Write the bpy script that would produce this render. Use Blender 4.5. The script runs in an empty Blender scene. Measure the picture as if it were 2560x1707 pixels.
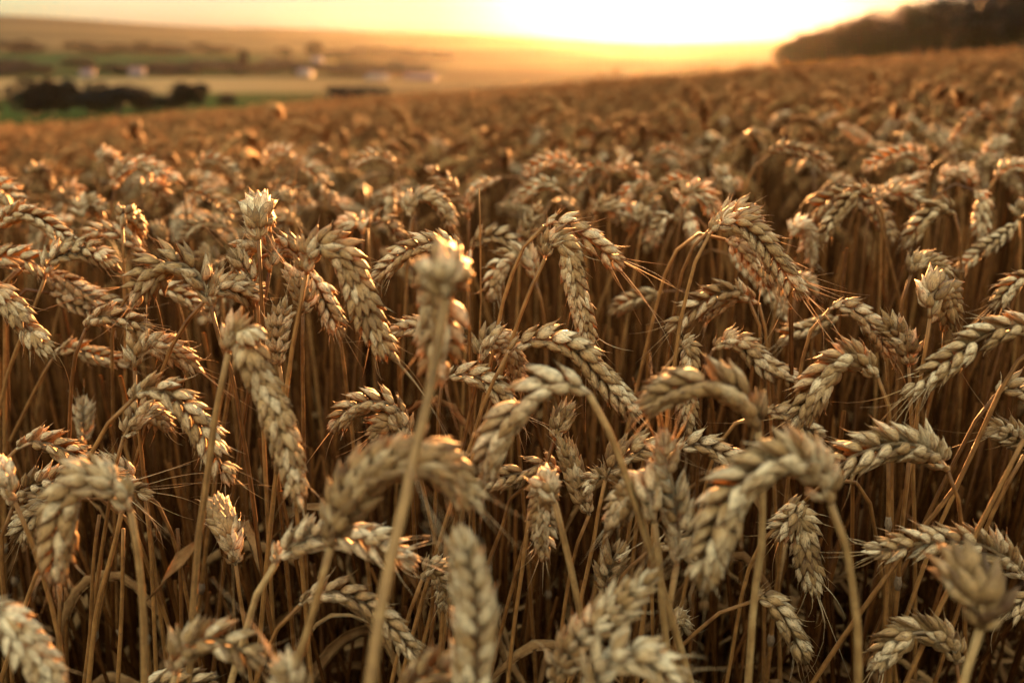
import bpy, math, random
import numpy as np
from mathutils import Vector, Matrix, Quaternion
random.seed(7); rng = np.random.default_rng(7)
R = math.radians
scene = bpy.context.scene
COL = scene.collection

# ------------------------------------------------------------------ camera
CAMZ = 1.05
FPX = 2490.0                      # focal length in photo pixels (2560 wide)
PITCH = math.atan((853.5 - 110) / FPX)
cam_d = bpy.data.cameras.new('camera')
cam_d.lens = 35.0 * FPX / 2489.0; cam_d.sensor_width = 36.0
cam_d.clip_start = 0.02; cam_d.clip_end = 20000
cam_d.dof.use_dof = True; cam_d.dof.focus_distance = 0.555; cam_d.dof.aperture_fstop = 5.8
cam_d.dof.aperture_blades = 9
cam = bpy.data.objects.new('camera', cam_d); COL.objects.link(cam)
cam.location = (0, 0, CAMZ); cam.rotation_euler = (R(90) - PITCH, 0, 0)
scene.camera = cam

# ------------------------------------------------------------------ light
SUN_AZ = math.atan((1640 - 1280) / FPX)      # right of straight ahead
SUN_EL = R(3.8)
SKY = 0.15; EXPOSURE = 4.05
DOME_GAIN = 2.35; ZENITH = 1.62; DOME_SUN = (.130, .226, .275); DOME_BACK = (1.0, .86, .67)
w = bpy.data.worlds.new('World'); scene.world = w; w.use_nodes = True
nt = w.node_tree; nt.nodes.clear()
sky = nt.nodes.new('ShaderNodeTexSky'); sky.sky_type = 'NISHITA'; sky.sun_disc = False
sky.sun_elevation = R(1.6); sky.sun_rotation = SUN_AZ
sky.air_density = 1.0; sky.dust_density = 2.5; sky.ozone_density = 1.0; sky.altitude = 200
bg = nt.nodes.new('ShaderNodeBackground'); bg.inputs[1].default_value = SKY
wo = nt.nodes.new('ShaderNodeOutputWorld')
# added sky gain by direction: sunset dimmed, fill from overhead and behind brightened
wtc = nt.nodes.new('ShaderNodeTexCoord'); wdot = nt.nodes.new('ShaderNodeVectorMath'); wdot.operation = 'DOT_PRODUCT'
wdot.inputs[1].default_value = (math.sin(SUN_AZ), math.cos(SUN_AZ), 0.03)
wmr = nt.nodes.new('ShaderNodeValToRGB'); wmr.color_ramp.interpolation = 'LINEAR'
wmr.color_ramp.elements[0].position = 0.45; wmr.color_ramp.elements[0].color = (*DOME_BACK, 1)
wmr.color_ramp.elements[1].position = 0.88; wmr.color_ramp.elements[1].color = (*DOME_SUN, 1)
for pos, cc in ((.9097, (0.1111, 0.1903, 0.2145)), (.9338, (0.0836, 0.1375, 0.1650)), (.9581, (0.0517, 0.0902, 0.1122)), (.9779, (0.0330, 0.0572, 0.0748)), (.988, (0.0297, 0.0374, 0.0473)), (.9945, (0.0286, 0.0374, 0.0550)), (1.0, (0.0605, 0.0682, 0.0935))):
    e = wmr.color_ramp.elements.new(pos) if pos < 1 else wmr.color_ramp.elements.new(.9995)
    e.color = (*cc, 1)
wmd = nt.nodes.new('ShaderNodeMath'); wmd.operation = 'MULTIPLY_ADD'; wmd.inputs[1].default_value = .5; wmd.inputs[2].default_value = .5
wsc = nt.nodes.new('ShaderNodeVectorMath'); wsc.operation = 'MULTIPLY'; wgn = nt.nodes.new('ShaderNodeVectorMath'); wgn.operation = 'SCALE'; wgn.inputs['Scale'].default_value = DOME_GAIN
nt.links.new(wtc.outputs['Generated'], wdot.inputs[0]); nt.links.new(wdot.outputs['Value'], wmd.inputs[0]); nt.links.new(wmd.outputs[0], wmr.inputs[0])
whs = nt.nodes.new('ShaderNodeHueSaturation'); whs.inputs['Saturation'].default_value = .74; nt.links.new(sky.outputs[0], whs.inputs['Color'])
nt.links.new(whs.outputs[0], wsc.inputs[0]); nt.links.new(wmr.outputs[0], wsc.inputs[1]); nt.links.new(wsc.outputs[0], wgn.inputs[0])
wsep = nt.nodes.new('ShaderNodeSeparateXYZ'); nt.links.new(wtc.outputs['Generated'], wsep.inputs[0])
wel = nt.nodes.new('ShaderNodeMapRange'); wel.interpolation_type = 'SMOOTHSTEP'; wel.inputs[1].default_value = .1; wel.inputs[2].default_value = .75; wel.inputs[3].default_value = .14; wel.inputs[4].default_value = ZENITH
nt.links.new(wsep.outputs[2], wel.inputs[0])
wg2 = nt.nodes.new('ShaderNodeVectorMath'); wg2.operation = 'SCALE'; nt.links.new(wgn.outputs[0], wg2.inputs[0]); wsd = nt.nodes.new('ShaderNodeMapRange'); wsd.interpolation_type = 'SMOOTHSTEP'; wsd.inputs[1].default_value = .66; wsd.inputs[2].default_value = .88; wsd.inputs[3].default_value = 0; wsd.inputs[4].default_value = .40
nt.links.new(wmd.outputs[0], wsd.inputs[0]); wmax = nt.nodes.new('ShaderNodeMath'); wmax.operation = 'MAXIMUM'
nt.links.new(wel.outputs[0], wmax.inputs[0]); nt.links.new(wsd.outputs[0], wmax.inputs[1]); wnz = nt.nodes.new('ShaderNodeTexNoise'); wnz.inputs['Scale'].default_value = 2.2; wnz.inputs['Detail'].default_value = 5; wmp = nt.nodes.new('ShaderNodeMapping'); wmp.inputs['Scale'].default_value = (1.0, 1.0, 9.0); wmp.inputs['Rotation'].default_value = (0, .12, 0)
nt.links.new(wtc.outputs['Generated'], wmp.inputs[0]); nt.links.new(wmp.outputs[0], wnz.inputs['Vector'])
wcl = nt.nodes.new('ShaderNodeMapRange'); wcl.inputs[1].default_value = .35; wcl.inputs[2].default_value = .65; wcl.inputs[3].default_value = .86; wcl.inputs[4].default_value = 1.12; nt.links.new(wnz.outputs['Fac'], wcl.inputs[0])
wcm = nt.nodes.new('ShaderNodeMath'); wcm.operation = 'MULTIPLY'; nt.links.new(wmax.outputs[0], wcm.inputs[0]); nt.links.new(wcl.outputs[0], wcm.inputs[1]); nt.links.new(wcm.outputs[0], wg2.inputs['Scale'])
nt.links.new(wg2.outputs[0], bg.inputs[0]); nt.links.new(bg.outputs[0], wo.inputs[0])
sd = bpy.data.lights.new('sun', 'SUN'); sd.energy = 5.0; sd.angle = R(0.8); sd.color = (1.0, 0.42, 0.115)
so = bpy.data.objects.new('sun', sd); COL.objects.link(so)
sdir = Vector((math.sin(SUN_AZ) * math.cos(SUN_EL), math.cos(SUN_AZ) * math.cos(SUN_EL), math.sin(SUN_EL)))
so.rotation_euler = sdir.to_track_quat('Z', 'Y').to_euler()
so.location = (0, 0, 30)
vs = scene.view_settings; vs.view_transform = 'Standard'; vs.look = 'None'; vs.exposure = EXPOSURE; vs.gamma = 1.0
cy = scene.cycles
cy.max_bounces = 7; cy.diffuse_bounces = 4; cy.glossy_bounces = 2; cy.transmission_bounces = 4; cy.volume_bounces = 0
cy.transparent_max_bounces = 4; cy.use_denoising = True; cy.caustics_reflective = False; cy.caustics_refractive = False
HAZE_DENSITY = 2.6e-6

# ------------------------------------------------------------------ terrain heights
A_, B_ = 0.074, -0.041
CANOPY = 0.93; DIP = 0.0
def plane(x, y):
    return A_ * x + B_ * y
def ground(x, y):
    """soil under the wheat: a tilted field with a shallow dip beyond the first metres"""
    yy = np.maximum(y, 0.0)
    dip = DIP * (1 - np.exp(-np.maximum(yy - 1.3, 0) / 6.0))
    roll = 0.02 * np.sin(x * 0.9 + 1.0) * np.sin(yy * 0.7) * np.clip(yy - 1, 0, 3) / 3
    return plane(x, y) - dip + roll

# ------------------------------------------------------------------ materials
def mat(name):
    m = bpy.data.materials.new(name); m.use_nodes = True
    m.node_tree.nodes.clear(); return m, m.node_tree.nodes, m.node_tree.links
def straw_material(name, dark, mid, light, transl=0.3, rough=0.5, vein=90.0, speck=0.8, spec=0.22, margin=0.0):
    m, N, L = mat(name)
    out = N.new('ShaderNodeOutputMaterial'); mix = N.new('ShaderNodeMixShader')
    p = N.new('ShaderNodeBsdfPrincipled'); t = N.new('ShaderNodeBsdfTranslucent')
    p.inputs['Roughness'].default_value = rough; p.inputs['Specular IOR Level'].default_value = spec
    geo = N.new('ShaderNodeNewGeometry'); uv = N.new('ShaderNodeUVMap'); tc = N.new('ShaderNodeTexCoord')
    oi = N.new('ShaderNodeObjectInfo')
    # colour per husk
    ramp = N.new('ShaderNodeValToRGB'); cr = ramp.color_ramp
    cr.elements[0].color = (*dark, 1); cr.elements[0].position = 0.0
    cr.elements[1].color = (*light, 1); cr.elements[1].position = 1.0
    e = cr.elements.new(0.45); e.color = (*mid, 1)
    n1 = N.new('ShaderNodeTexNoise'); n1.inputs['Scale'].default_value = 160; n1.inputs['Detail'].default_value = 3
    L.new(tc.outputs['Object'], n1.inputs['Vector'])
    a1 = N.new('ShaderNodeMath'); a1.operation = 'MULTIPLY_ADD'
    L.new(geo.outputs['Random Per Island'], a1.inputs[0]); a1.inputs[1].default_value = 0.45
    a2 = N.new('ShaderNodeMath'); a2.operation = 'MULTIPLY_ADD'
    L.new(n1.outputs['Fac'], a2.inputs[0]); a2.inputs[1].default_value = 0.6; a2.inputs[2].default_value = -0.19
    L.new(a2.outputs[0], a1.inputs[2])
    a3 = N.new('ShaderNodeMath'); a3.operation = 'MULTIPLY_ADD'; L.new(oi.outputs['Random'], a3.inputs[0]); a3.inputs[1].default_value = 0.38
    L.new(a1.outputs[0], a3.inputs[2])
    L.new(a3.outputs[0], ramp.inputs[0])
    # lengthwise veins
    sep = N.new('ShaderNodeSeparateXYZ'); L.new(uv.outputs[0], sep.inputs[0])
    cmb = N.new('ShaderNodeCombineXYZ')
    mx = N.new('ShaderNodeMath'); mx.operation = 'MULTIPLY'; mx.inputs[1].default_value = 2.2; L.new(sep.outputs[0], mx.inputs[0])
    my = N.new('ShaderNodeMath'); my.operation = 'MULTIPLY'; my.inputs[1].default_value = vein * 0.25; L.new(sep.outputs[1], my.inputs[0])
    L.new(mx.outputs[0], cmb.inputs[0]); L.new(my.outputs[0], cmb.inputs[1]); L.new(geo.outputs['Random Per Island'], cmb.inputs[2])
    vn = N.new('ShaderNodeTexNoise'); vn.inputs['Scale'].default_value = 1.0; vn.inputs['Detail'].default_value = 2; L.new(cmb.outputs[0], vn.inputs['Vector'])
    # dark weathering specks
    sp = N.new('ShaderNodeTexNoise'); sp.inputs['Scale'].default_value = 520; sp.inputs['Detail'].default_value = 4; sp.inputs['Roughness'].default_value = 0.7
    L.new(tc.outputs['Object'], sp.inputs['Vector'])
    spr = N.new('ShaderNodeMapRange'); L.new(sp.outputs['Fac'], spr.inputs[0])
    spr.inputs[1].default_value = 0.56; spr.inputs[2].default_value = 0.66; spr.inputs[3].default_value = 0; spr.inputs[4].default_value = speck
    dk = N.new('ShaderNodeMixRGB'); dk.blend_type = 'MIX'; dk.inputs[2].default_value = (0.07, 0.035, 0.018, 1)
    L.new(spr.outputs[0], dk.inputs[0])
    vm = N.new('ShaderNodeMixRGB'); vm.blend_type = 'MULTIPLY'; vm.inputs[0].default_value = 0.75
    vr = N.new('ShaderNodeMapRange'); vr.inputs[1].default_value = 0.35; vr.inputs[2].default_value = 0.6; vr.inputs[3].default_value = 0.42; vr.inputs[4].default_value = 1.15
    L.new(vn.outputs['Fac'], vr.inputs[0])
    L.new(ramp.outputs[0], vm.inputs[1]); L.new(vr.outputs[0], vm.inputs[2])
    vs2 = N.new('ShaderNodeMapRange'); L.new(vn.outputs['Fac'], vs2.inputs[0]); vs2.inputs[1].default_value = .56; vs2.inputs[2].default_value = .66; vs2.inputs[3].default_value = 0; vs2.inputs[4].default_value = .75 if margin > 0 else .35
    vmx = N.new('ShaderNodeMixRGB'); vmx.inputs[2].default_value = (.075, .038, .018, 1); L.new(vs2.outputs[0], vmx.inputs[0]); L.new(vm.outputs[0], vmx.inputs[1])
    L.new(vmx.outputs[0], dk.inputs[1])
    src = dk.outputs[0]
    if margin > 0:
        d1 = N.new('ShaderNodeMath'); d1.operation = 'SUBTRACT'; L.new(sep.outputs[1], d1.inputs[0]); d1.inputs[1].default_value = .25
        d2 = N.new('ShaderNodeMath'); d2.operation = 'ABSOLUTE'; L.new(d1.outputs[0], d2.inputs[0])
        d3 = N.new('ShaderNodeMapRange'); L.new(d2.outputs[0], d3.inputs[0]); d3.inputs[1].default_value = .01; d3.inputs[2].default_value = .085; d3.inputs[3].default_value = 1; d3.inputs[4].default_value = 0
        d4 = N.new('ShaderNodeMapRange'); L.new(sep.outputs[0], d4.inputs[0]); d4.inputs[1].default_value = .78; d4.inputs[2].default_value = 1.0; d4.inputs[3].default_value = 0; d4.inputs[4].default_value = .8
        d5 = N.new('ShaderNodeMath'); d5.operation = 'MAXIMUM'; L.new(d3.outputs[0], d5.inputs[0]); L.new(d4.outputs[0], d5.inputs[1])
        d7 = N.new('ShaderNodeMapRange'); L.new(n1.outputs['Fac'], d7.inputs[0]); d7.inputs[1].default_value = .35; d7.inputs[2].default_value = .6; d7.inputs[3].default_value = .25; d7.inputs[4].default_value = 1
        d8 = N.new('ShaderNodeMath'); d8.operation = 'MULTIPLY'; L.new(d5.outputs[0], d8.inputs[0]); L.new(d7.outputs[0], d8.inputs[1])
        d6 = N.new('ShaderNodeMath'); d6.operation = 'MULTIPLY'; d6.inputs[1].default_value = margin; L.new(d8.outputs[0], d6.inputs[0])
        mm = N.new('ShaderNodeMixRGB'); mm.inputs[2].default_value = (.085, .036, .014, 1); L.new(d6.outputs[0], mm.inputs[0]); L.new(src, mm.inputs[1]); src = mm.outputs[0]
    L.new(src, p.inputs['Base Color'])
    tm = N.new('ShaderNodeMixRGB'); tm.blend_type = 'MULTIPLY'; tm.inputs[0].default_value = 1; tm.inputs[2].default_value = (1.0, 0.80, 0.55, 1)
    L.new(src, tm.inputs[1]); L.new(tm.outputs[0], t.inputs['Color'])
    bp = N.new('ShaderNodeBump'); bp.inputs['Strength'].default_value = 0.35; bp.inputs['Distance'].default_value = 0.0005
    L.new(vn.outputs['Fac'], bp.inputs['Height']); L.new(bp.outputs[0], p.inputs['Normal'])
    mix.inputs[0].default_value = transl
    L.new(p.outputs[0], mix.inputs[1]); L.new(t.outputs[0], mix.inputs[2]); L.new(mix.outputs[0], out.inputs[0])
    return m
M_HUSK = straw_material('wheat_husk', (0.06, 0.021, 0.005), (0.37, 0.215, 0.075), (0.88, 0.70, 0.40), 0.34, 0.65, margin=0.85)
M_STEM = straw_material('wheat_straw', (0.022, 0.007, 0.001), (0.105, 0.040, 0.008), (0.34, 0.165, 0.045), 0.08, 0.55, vein=60, speck=0.5, spec=.12)
M_LIT = straw_material('lit_straw', (0.06, 0.025, 0.008), (0.23, 0.125, 0.04), (0.50, 0.33, 0.13), 0.08, 0.55, vein=60, speck=0.5, spec=.12)  # lighter copy of the stem straw: light on near stems put into the colour
M_NODE = straw_material('straw_joint', (0.06, 0.035, 0.02), (0.13, 0.08, 0.04), (0.26, 0.17, 0.08), 0.0, 0.6)
M_LEAF = straw_material('dry_leaf', (0.05, 0.02, 0.006), (0.17, 0.08, 0.026), (0.40, 0.23, 0.085), 0.3, 0.8, vein=120, speck=0.6, spec=0.04)
M_STRAW = straw_material('shaded_straw', (0.010, 0.003, 0.0006), (0.035, 0.011, 0.0022), (0.12, 0.045, 0.010), 0.03, 0.9, vein=60, speck=0.4, spec=0.0)  # straw copy darkened so its colour carries the shade between the stalks
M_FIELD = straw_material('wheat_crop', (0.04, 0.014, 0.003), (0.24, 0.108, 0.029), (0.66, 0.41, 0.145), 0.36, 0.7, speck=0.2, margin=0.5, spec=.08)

# ------------------------------------------------------------------ mesh helpers
class MB:
    """collects quads/tris with uv into one mesh"""
    def __init__(s): s.v = []; s.f4 = []; s.f3 = []; s.uv = []; s.n = 0; s.mi = 0; s.m4 = []; s.m3 = []
    def add(s, v, f4=None, f3=None, uv=None):
        v = np.asarray(v, dtype=np.float32)
        if f4 is not None and len(f4): s.f4.append(np.asarray(f4) + s.n); s.m4.append(np.full(len(f4), s.mi))
        if f3 is not None and len(f3): s.f3.append(np.asarray(f3) + s.n); s.m3.append(np.full(len(f3), s.mi))
        s.v.append(v); s.uv.append(np.zeros((len(v), 2), np.float32) if uv is None else np.asarray(uv, np.float32)); s.n += len(v)
    def mesh(s, name, material, smooth=True, origin=None):
        me = bpy.data.meshes.new(name)
        v = np.concatenate(s.v)
        if origin is not None: v = v - np.array(origin, np.float32)
        f4 = np.concatenate(s.f4) if s.f4 else np.zeros((0, 4), int)
        f3 = np.concatenate(s.f3) if s.f3 else np.zeros((0, 3), int)
        uv = np.concatenate(s.uv)
        li = np.concatenate([f4.ravel(), f3.ravel()]).astype(np.int32)
        ls = np.concatenate([np.arange(len(f4)) * 4, len(f4) * 4 + np.arange(len(f3)) * 3]).astype(np.int32)
        lt = np.concatenate([np.full(len(f4), 4), np.full(len(f3), 3)]).astype(np.int32)
        me.vertices.add(len(v)); me.vertices.foreach_set('co', v.astype(np.float32).ravel())
        me.loops.add(len(li)); me.loops.foreach_set('vertex_index', li)
        me.polygons.add(len(ls)); me.polygons.foreach_set('loop_start', ls); me.polygons.foreach_set('loop_total', lt)
        l = me.uv_layers.new(name='UVMap'); l.data.foreach_set('uv', uv[li].ravel())
        if smooth: me.polygons.foreach_set('use_smooth', np.ones(len(ls), bool))
        if isinstance(material, (list, tuple)):
            for q in material: me.materials.append(q)
            me.polygons.foreach_set('material_index', np.concatenate(s.m4 + s.m3).astype(np.int32))
        else: me.materials.append(material)
        me.update(calc_edges=True); me.validate()
        return me
def link(name, me, parent=None, loc=None):
    o = bpy.data.objects.new(name, me); COL.objects.link(o)
    if parent is not None: o.parent = parent
    if loc is not None: o.location = loc
    return o
def nrm(v): return v / max(np.linalg.norm(v), 1e-9)

def husk_template(ns, nr, tip=True):
    """a boat-shaped husk along +x (length 1), back +z, half width 0.5 along y"""
    ts = np.linspace(0, 1, ns + 2)[:-1]; prof = []
    for t in ts:
        wdt = (math.sin(math.pi * min(1, t * 0.92 + 0.10)) ** 0.75) if t < 0.6 else max(0.06, (math.sin(math.pi * (0.6 * .92 + .1)) ** 0.75) * (1 - (t - 0.6) / 0.4) ** 0.8)
        prof.append(wdt)
    v = []; uv = []
    for i, t in enumerate(ts):
        wv = prof[i]; bow = 0.16 * math.sin(math.pi * t) + 0.02
        for j in range(nr):
            a = 2 * math.pi * j / nr
            y = 0.5 * math.sin(a) * wv
            z = math.cos(a); z = (0.42 if z > 0 else 0.22) * z * wv
            if j == 0: z += 0.05 * wv
            v.append((t, y, z + bow * 0.45)); uv.append((t, j / nr if j <= nr / 2 else 1 - j / nr))
    f4 = []
    for i in range(len(ts) - 1):
        for j in range(nr):
            k = (j + 1) % nr
            f4.append((i * nr + j, i * nr + k, (i + 1) * nr + k, (i + 1) * nr + j))
    n = len(v); v.append((1.10, 0, 0.05)); uv.append((1, 0.25)); f3 = []
    m = (len(ts) - 1) * nr
    for j in range(nr): f3.append((m + j, m + (j + 1) % nr, n))
    v.append((-0.03, 0, 0)); uv.append((0, .25))
    for j in range(nr): f3.append(((j + 1) % nr, j, n + 1))
    return np.array(v), np.array(f4), np.array(f3), np.array(uv)
HUSK = {2: husk_template(6, 8), 1: husk_template(3, 5), 0: husk_template(2, 4)}

def smooth_path(pts, step):
    """Catmull-Rom through 3D points, resampled at about step metres"""
    P = np.array(pts, float)
    if len(P) == 2: P = np.array([P[0], P[0] * .5 + P[1] * .5, P[1]])
    Q = np.vstack([2 * P[0] - P[1], P, 2 * P[-1] - P[-2]]); out = []
    for i in range(1, len(Q) - 2):
        p0, p1, p2, p3 = Q[i - 1], Q[i], Q[i + 1], Q[i + 2]
        for t in np.linspace(0, 1, 9)[:-1]:
            out.append(0.5 * ((2 * p1) + (-p0 + p2) * t + (2 * p0 - 5 * p1 + 4 * p2 - p3) * t * t + (-p0 + 3 * p1 - 3 * p2 + p3) * t ** 3))
    out.append(P[-1]); out = np.array(out)
    d = np.concatenate([[0], np.cumsum(np.linalg.norm(np.diff(out, axis=0), axis=1))])
    n = max(3, int(round(d[-1] / step)) + 1); s = np.linspace(0, d[-1], n)
    return np.stack([np.interp(s, d, out[:, k]) for k in range(3)], 1), d[-1]

def frames(P, u0):
    T = np.gradient(P, axis=0); T /= np.maximum(np.linalg.norm(T, axis=1)[:, None], 1e-9)
    U = np.zeros_like(P); u = u0 - T[0] * np.dot(u0, T[0]); u = nrm(u); U[0] = u
    for i in range(1, len(P)):
        u = u - T[i] * np.dot(u, T[i]); u = nrm(u); U[i] = u
    return T, U, np.cross(T, U)

def add_tube(mb, P, r, sides=6, u0=np.array([1., 0.13, 0.2])):
    P = np.asarray(P); n = len(P); r = np.broadcast_to(np.asarray(r, float), (n,))
    T, U, V = frames(P, u0); a = np.arange(sides) * 2 * math.pi / sides
    ring = P[:, None, :] + r[:, None, None] * (np.cos(a)[None, :, None] * U[:, None, :] + np.sin(a)[None, :, None] * V[:, None, :])
    v = ring.reshape(-1, 3)
    i, j = np.meshgrid(np.arange(n - 1), np.arange(sides), indexing='ij'); k = (j + 1) % sides
    f = np.stack([i * sides + j, i * sides + k, (i + 1) * sides + k, (i + 1) * sides + j], -1).reshape(-1, 4)
    uu = np.repeat(np.linspace(0, n * 0.3, n), sides); vv = np.tile(np.minimum(np.arange(sides), sides - np.arange(sides)) / sides, n)
    f3 = [(0, q + 1, q) for q in range(1, sides - 1)] + [((n - 1) * sides, (n - 1) * sides + q, (n - 1) * sides + q + 1) for q in range(1, sides - 1)]
    mb.add(v, f, f3, np.stack([uu, vv], 1))

HK = {  # (fan angle, tilt out, length, width, roll of the back, base offset along V) in degrees and metres
 2: [(-30, 19, .0088, .0046, 52, -1), (30, 19, .0088, .0046, 52, 1), (-14, 23, .0104, .0043, 26, -.5), (14, 23, .0104, .0043, 26, .5), (0, 30, .0094, .0040, 0, 0)],
 1: [(-30, 24, .0092, .0044, 48, -1), (30, 24, .0092, .0044, 48, 1), (-10, 30, .0108, .0046, 15, -.3), (12, 32, .0104, .0042, 15, .4)],
 0: [(-20, 24, .0100, .0062, 35, -1), (20, 28, .0100, .0062, 35, 1)]}
def spikelet(mb, lod, p, T, U, V, side, sc, rs, openness=1.0, awn=0.0):
    tv, tf4, tf3, tuv = HUSK[lod]
    for (fan, tilt, ln, wd, rl, off) in HK[lod]:
        fa = R(fan + rs.normal(0, 3.5)) * openness; ti = R(tilt + rs.normal(0, 4)) * openness
        f = nrm(T * math.cos(ti) + U * side * math.sin(ti) + V * math.tan(fa) * 0.9)
        g = R(rl) * (1 if off >= 0 else -1)
        n = nrm(U * side * math.cos(g) + V * math.sin(g)); n = nrm(n - f * np.dot(n, f)); wv = np.cross(n, f)
        l = ln * sc * (1 + rs.normal(0, .05)); wi = wd * sc * (1 + rs.normal(0, .06))
        M = np.stack([f * l, wv * wi, n * wi])
        b = p + U * side * 0.0009 * sc + V * off * 0.0012 * sc + T * (0.0012 * (1 - abs(off)))
        mb.add(tv @ M + b, tf4, tf3, tuv)
        if awn > 0 and lod == 2 and rs.random() < 0.45:
            q = b + f * l * 1.04 + n * wi * 0.05; L_ = awn * rs.uniform(.35, 1.2); c = rs.normal(0, .5, 3) * .8
            ks = np.linspace(0, 1, 5)[:, None]
            add_tube(mb, q + f * L_ * ks + c * L_ * ks ** 2 * .5, np.linspace(.00028, .00008, 5), 3)

def ear_meshes(P, total, u0, lod, rs, separate=False, size=1.0, openness=1.0, awns=1.0, density=1.0):
    """returns (core MB, [MB per spikelet]) for an ear along P"""
    T, U, V = frames(P, u0); s = np.linspace(0, total, len(P))
    pitch = {2: .0037, 1: .0040, 0: .0054}[lod] * size / density
    n = max(6, int((total - .004) / pitch)); core = MB(); parts = []
    if lod > 0: add_tube(core, P, np.linspace(.0011, .0006, len(P)) * size, 5 if lod == 2 else 4)
    tw = rs.normal(0, .25); u_tw = tw
    for i in range(n + 1):
        si = .002 + (total - .009 * size) * i / n; k = np.array([np.interp(si, s, P[:, c]) for c in range(3)])
        t = nrm(np.array([np.interp(si, s, T[:, c]) for c in range(3)])); u = np.array([np.interp(si, s, U[:, c]) for c in range(3)])
        ang = tw * i / n + (R(90) if i == n else 0); u = nrm(u - t * np.dot(t, u)); v = np.cross(t, u)
        u2 = u * math.cos(ang) + v * math.sin(ang); v2 = np.cross(t, u2)
        x = i / n; env = min(1, .62 + x * 2.2) * (1 if x < .72 else 1 - .34 * (x - .72) / .28)
        if 0 < i < n and rs.random() < .035: continue                 # a lost grain
        mb = MB() if separate else core
        aw = (.0035 if x < .75 else .0035 + .02 * (x - .75) / .25) * awns
        op = openness * (1.0 if i < n else .45) * rs.uniform(.88, 1.12)
        spikelet(mb, lod, k, t, u2, v2, (1 if i % 2 else -1) if i < n else .25, size * env * 1.15, rs, op, aw)
        if separate: parts.append((mb, k))
    return core, parts

# ------------------------------------------------------------------ tagging
def tag(o, label=None, cat=None, group=None, kind=None):
    if label: o['label'] = label
    if cat: o['category'] = cat
    if group: o['group'] = group
    if kind: o['kind'] = kind
    return o

# ------------------------------------------------------------------ pixel rays of the photograph -> points in the place
cp, sp_ = math.cos(PITCH), math.sin(PITCH)
def ray(px, py):
    a = (px - 1280) / FPX; b = (853.5 - py) / FPX
    return np.array([a, cp + b * sp_, -sp_ + b * cp])
def at(px, py, D):
    r = ray(px, py); return np.array([0, 0, CAMZ]) + r * (D / r[1])
TILES = {'A': (0, 0, .38265), 'B': (830, 0, .38265), 'C': (1660, 0, .38265), 'D': (0, 500, .38265), 'E': (830, 500, .38265), 'F': (1660, 500, .38265),
         'G': (0, 1107, .38265), 'H': (830, 1107, .38265), 'I': (1660, 1107, .38265),
         'P': (0, 350, .27234), 'Q': (640, 350, .27234), 'R': (1280, 350, .27234), 'S': (1920, 350, .27234)}
STALKS = []
def stalk(stem, ear, label, lod=2, separate=False, size=1.0, roll=0.0, openness=1.0, awns=1.0, node_at=None, leaf=None,
          group='ripe wheat stalks', seed=0, name='wheat_stalk', stem_r=1.0, density=1.0, matl=None):
    """stem: 3D points neck -> ground; ear: 3D points neck -> tip (or None)"""
    rs = np.random.default_rng(seed + 101)
    base = np.array(stem[-1], float)
    root = bpy.data.objects.new(name, None); COL.objects.link(root); root.location = base
    root.empty_display_size = .02
    tag(root, label, 'wheat stalk', group)
    full = list(reversed([np.array(p, float) for p in stem]))          # ground -> neck
    P, tot = smooth_path(full, .018)
    s = np.linspace(0, 1, len(P)); r = np.interp(s, [0, .6, .9, 1], [.0019, .0017, .00125, .00105]) * stem_r
    if node_at:                                                          # the leaf sheath wraps the straw below its top joint
        zz = (tot * (1 - s)); r = r * np.where(zz > min(node_at), 1.22, 1.0)
    mb = MB(); add_tube(mb, P - base, r, 8 if lod == 2 else 5)
    so_ = link('stem', mb.mesh('stem', M_LIT if stem_r > 1.3 else M_STEM), root)
    nodes = [] if node_at is None else node_at
    for zf in nodes:                                                     # joints: arc distance below the neck, metres
        i = max(1, min(len(P) - 2, int(len(P) - 1 - zf / max(tot, 1e-6) * (len(P) - 1))))
        p0 = P[i]; t = nrm(P[i + 1] - P[i - 1]); nb = MB()
        zs = np.linspace(-.0042, .0042, 7)[:, None]
        add_tube(nb, p0 - base + t * zs, r[i] * np.array([1.03, 1.12, 1.42, 1.5, 1.3, 1.12, 1.02]), 8)
        link('node', nb.mesh('node', M_NODE), so_)
    if ear is not None:
        Q, et = smooth_path(ear, .0035 if lod == 2 else .006)
        # twist so the broad side (roll 0) or the fanned edge (roll 90) looks towards the traced side
        mid = Q[len(Q) // 2]; T0 = nrm(Q[1] - Q[0]); vd = nrm(np.array([0, 0, CAMZ]) - mid)
        Tm = nrm(Q[len(Q) // 2 + 1] - Q[len(Q) // 2 - 1])
        um = nrm(np.cross(Tm, vd)); vm = np.cross(Tm, um)
        want = um * math.cos(R(roll)) + vm * math.sin(R(roll))
        # carry the wanted axis back to the neck
        u = want
        for i in range(len(Q) // 2, 0, -1):
            t = nrm(Q[i] - Q[i - 1]); u = nrm(u - t * np.dot(u, t))
        core, parts = ear_meshes(Q - base, et, u, lod, rs, separate, size, openness, awns, density)
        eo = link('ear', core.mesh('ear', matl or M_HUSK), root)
        for m_, k in parts:
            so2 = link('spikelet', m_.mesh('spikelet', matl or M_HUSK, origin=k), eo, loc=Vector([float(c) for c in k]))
    if leaf is not None:
        lb = MB(); leaf_blade(lb, [np.array(p) - base for p in leaf], .0035, rs)
        link('leaf', lb.mesh('leaf', M_LEAF), root)
    STALKS.append((root, ear)); return root

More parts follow.
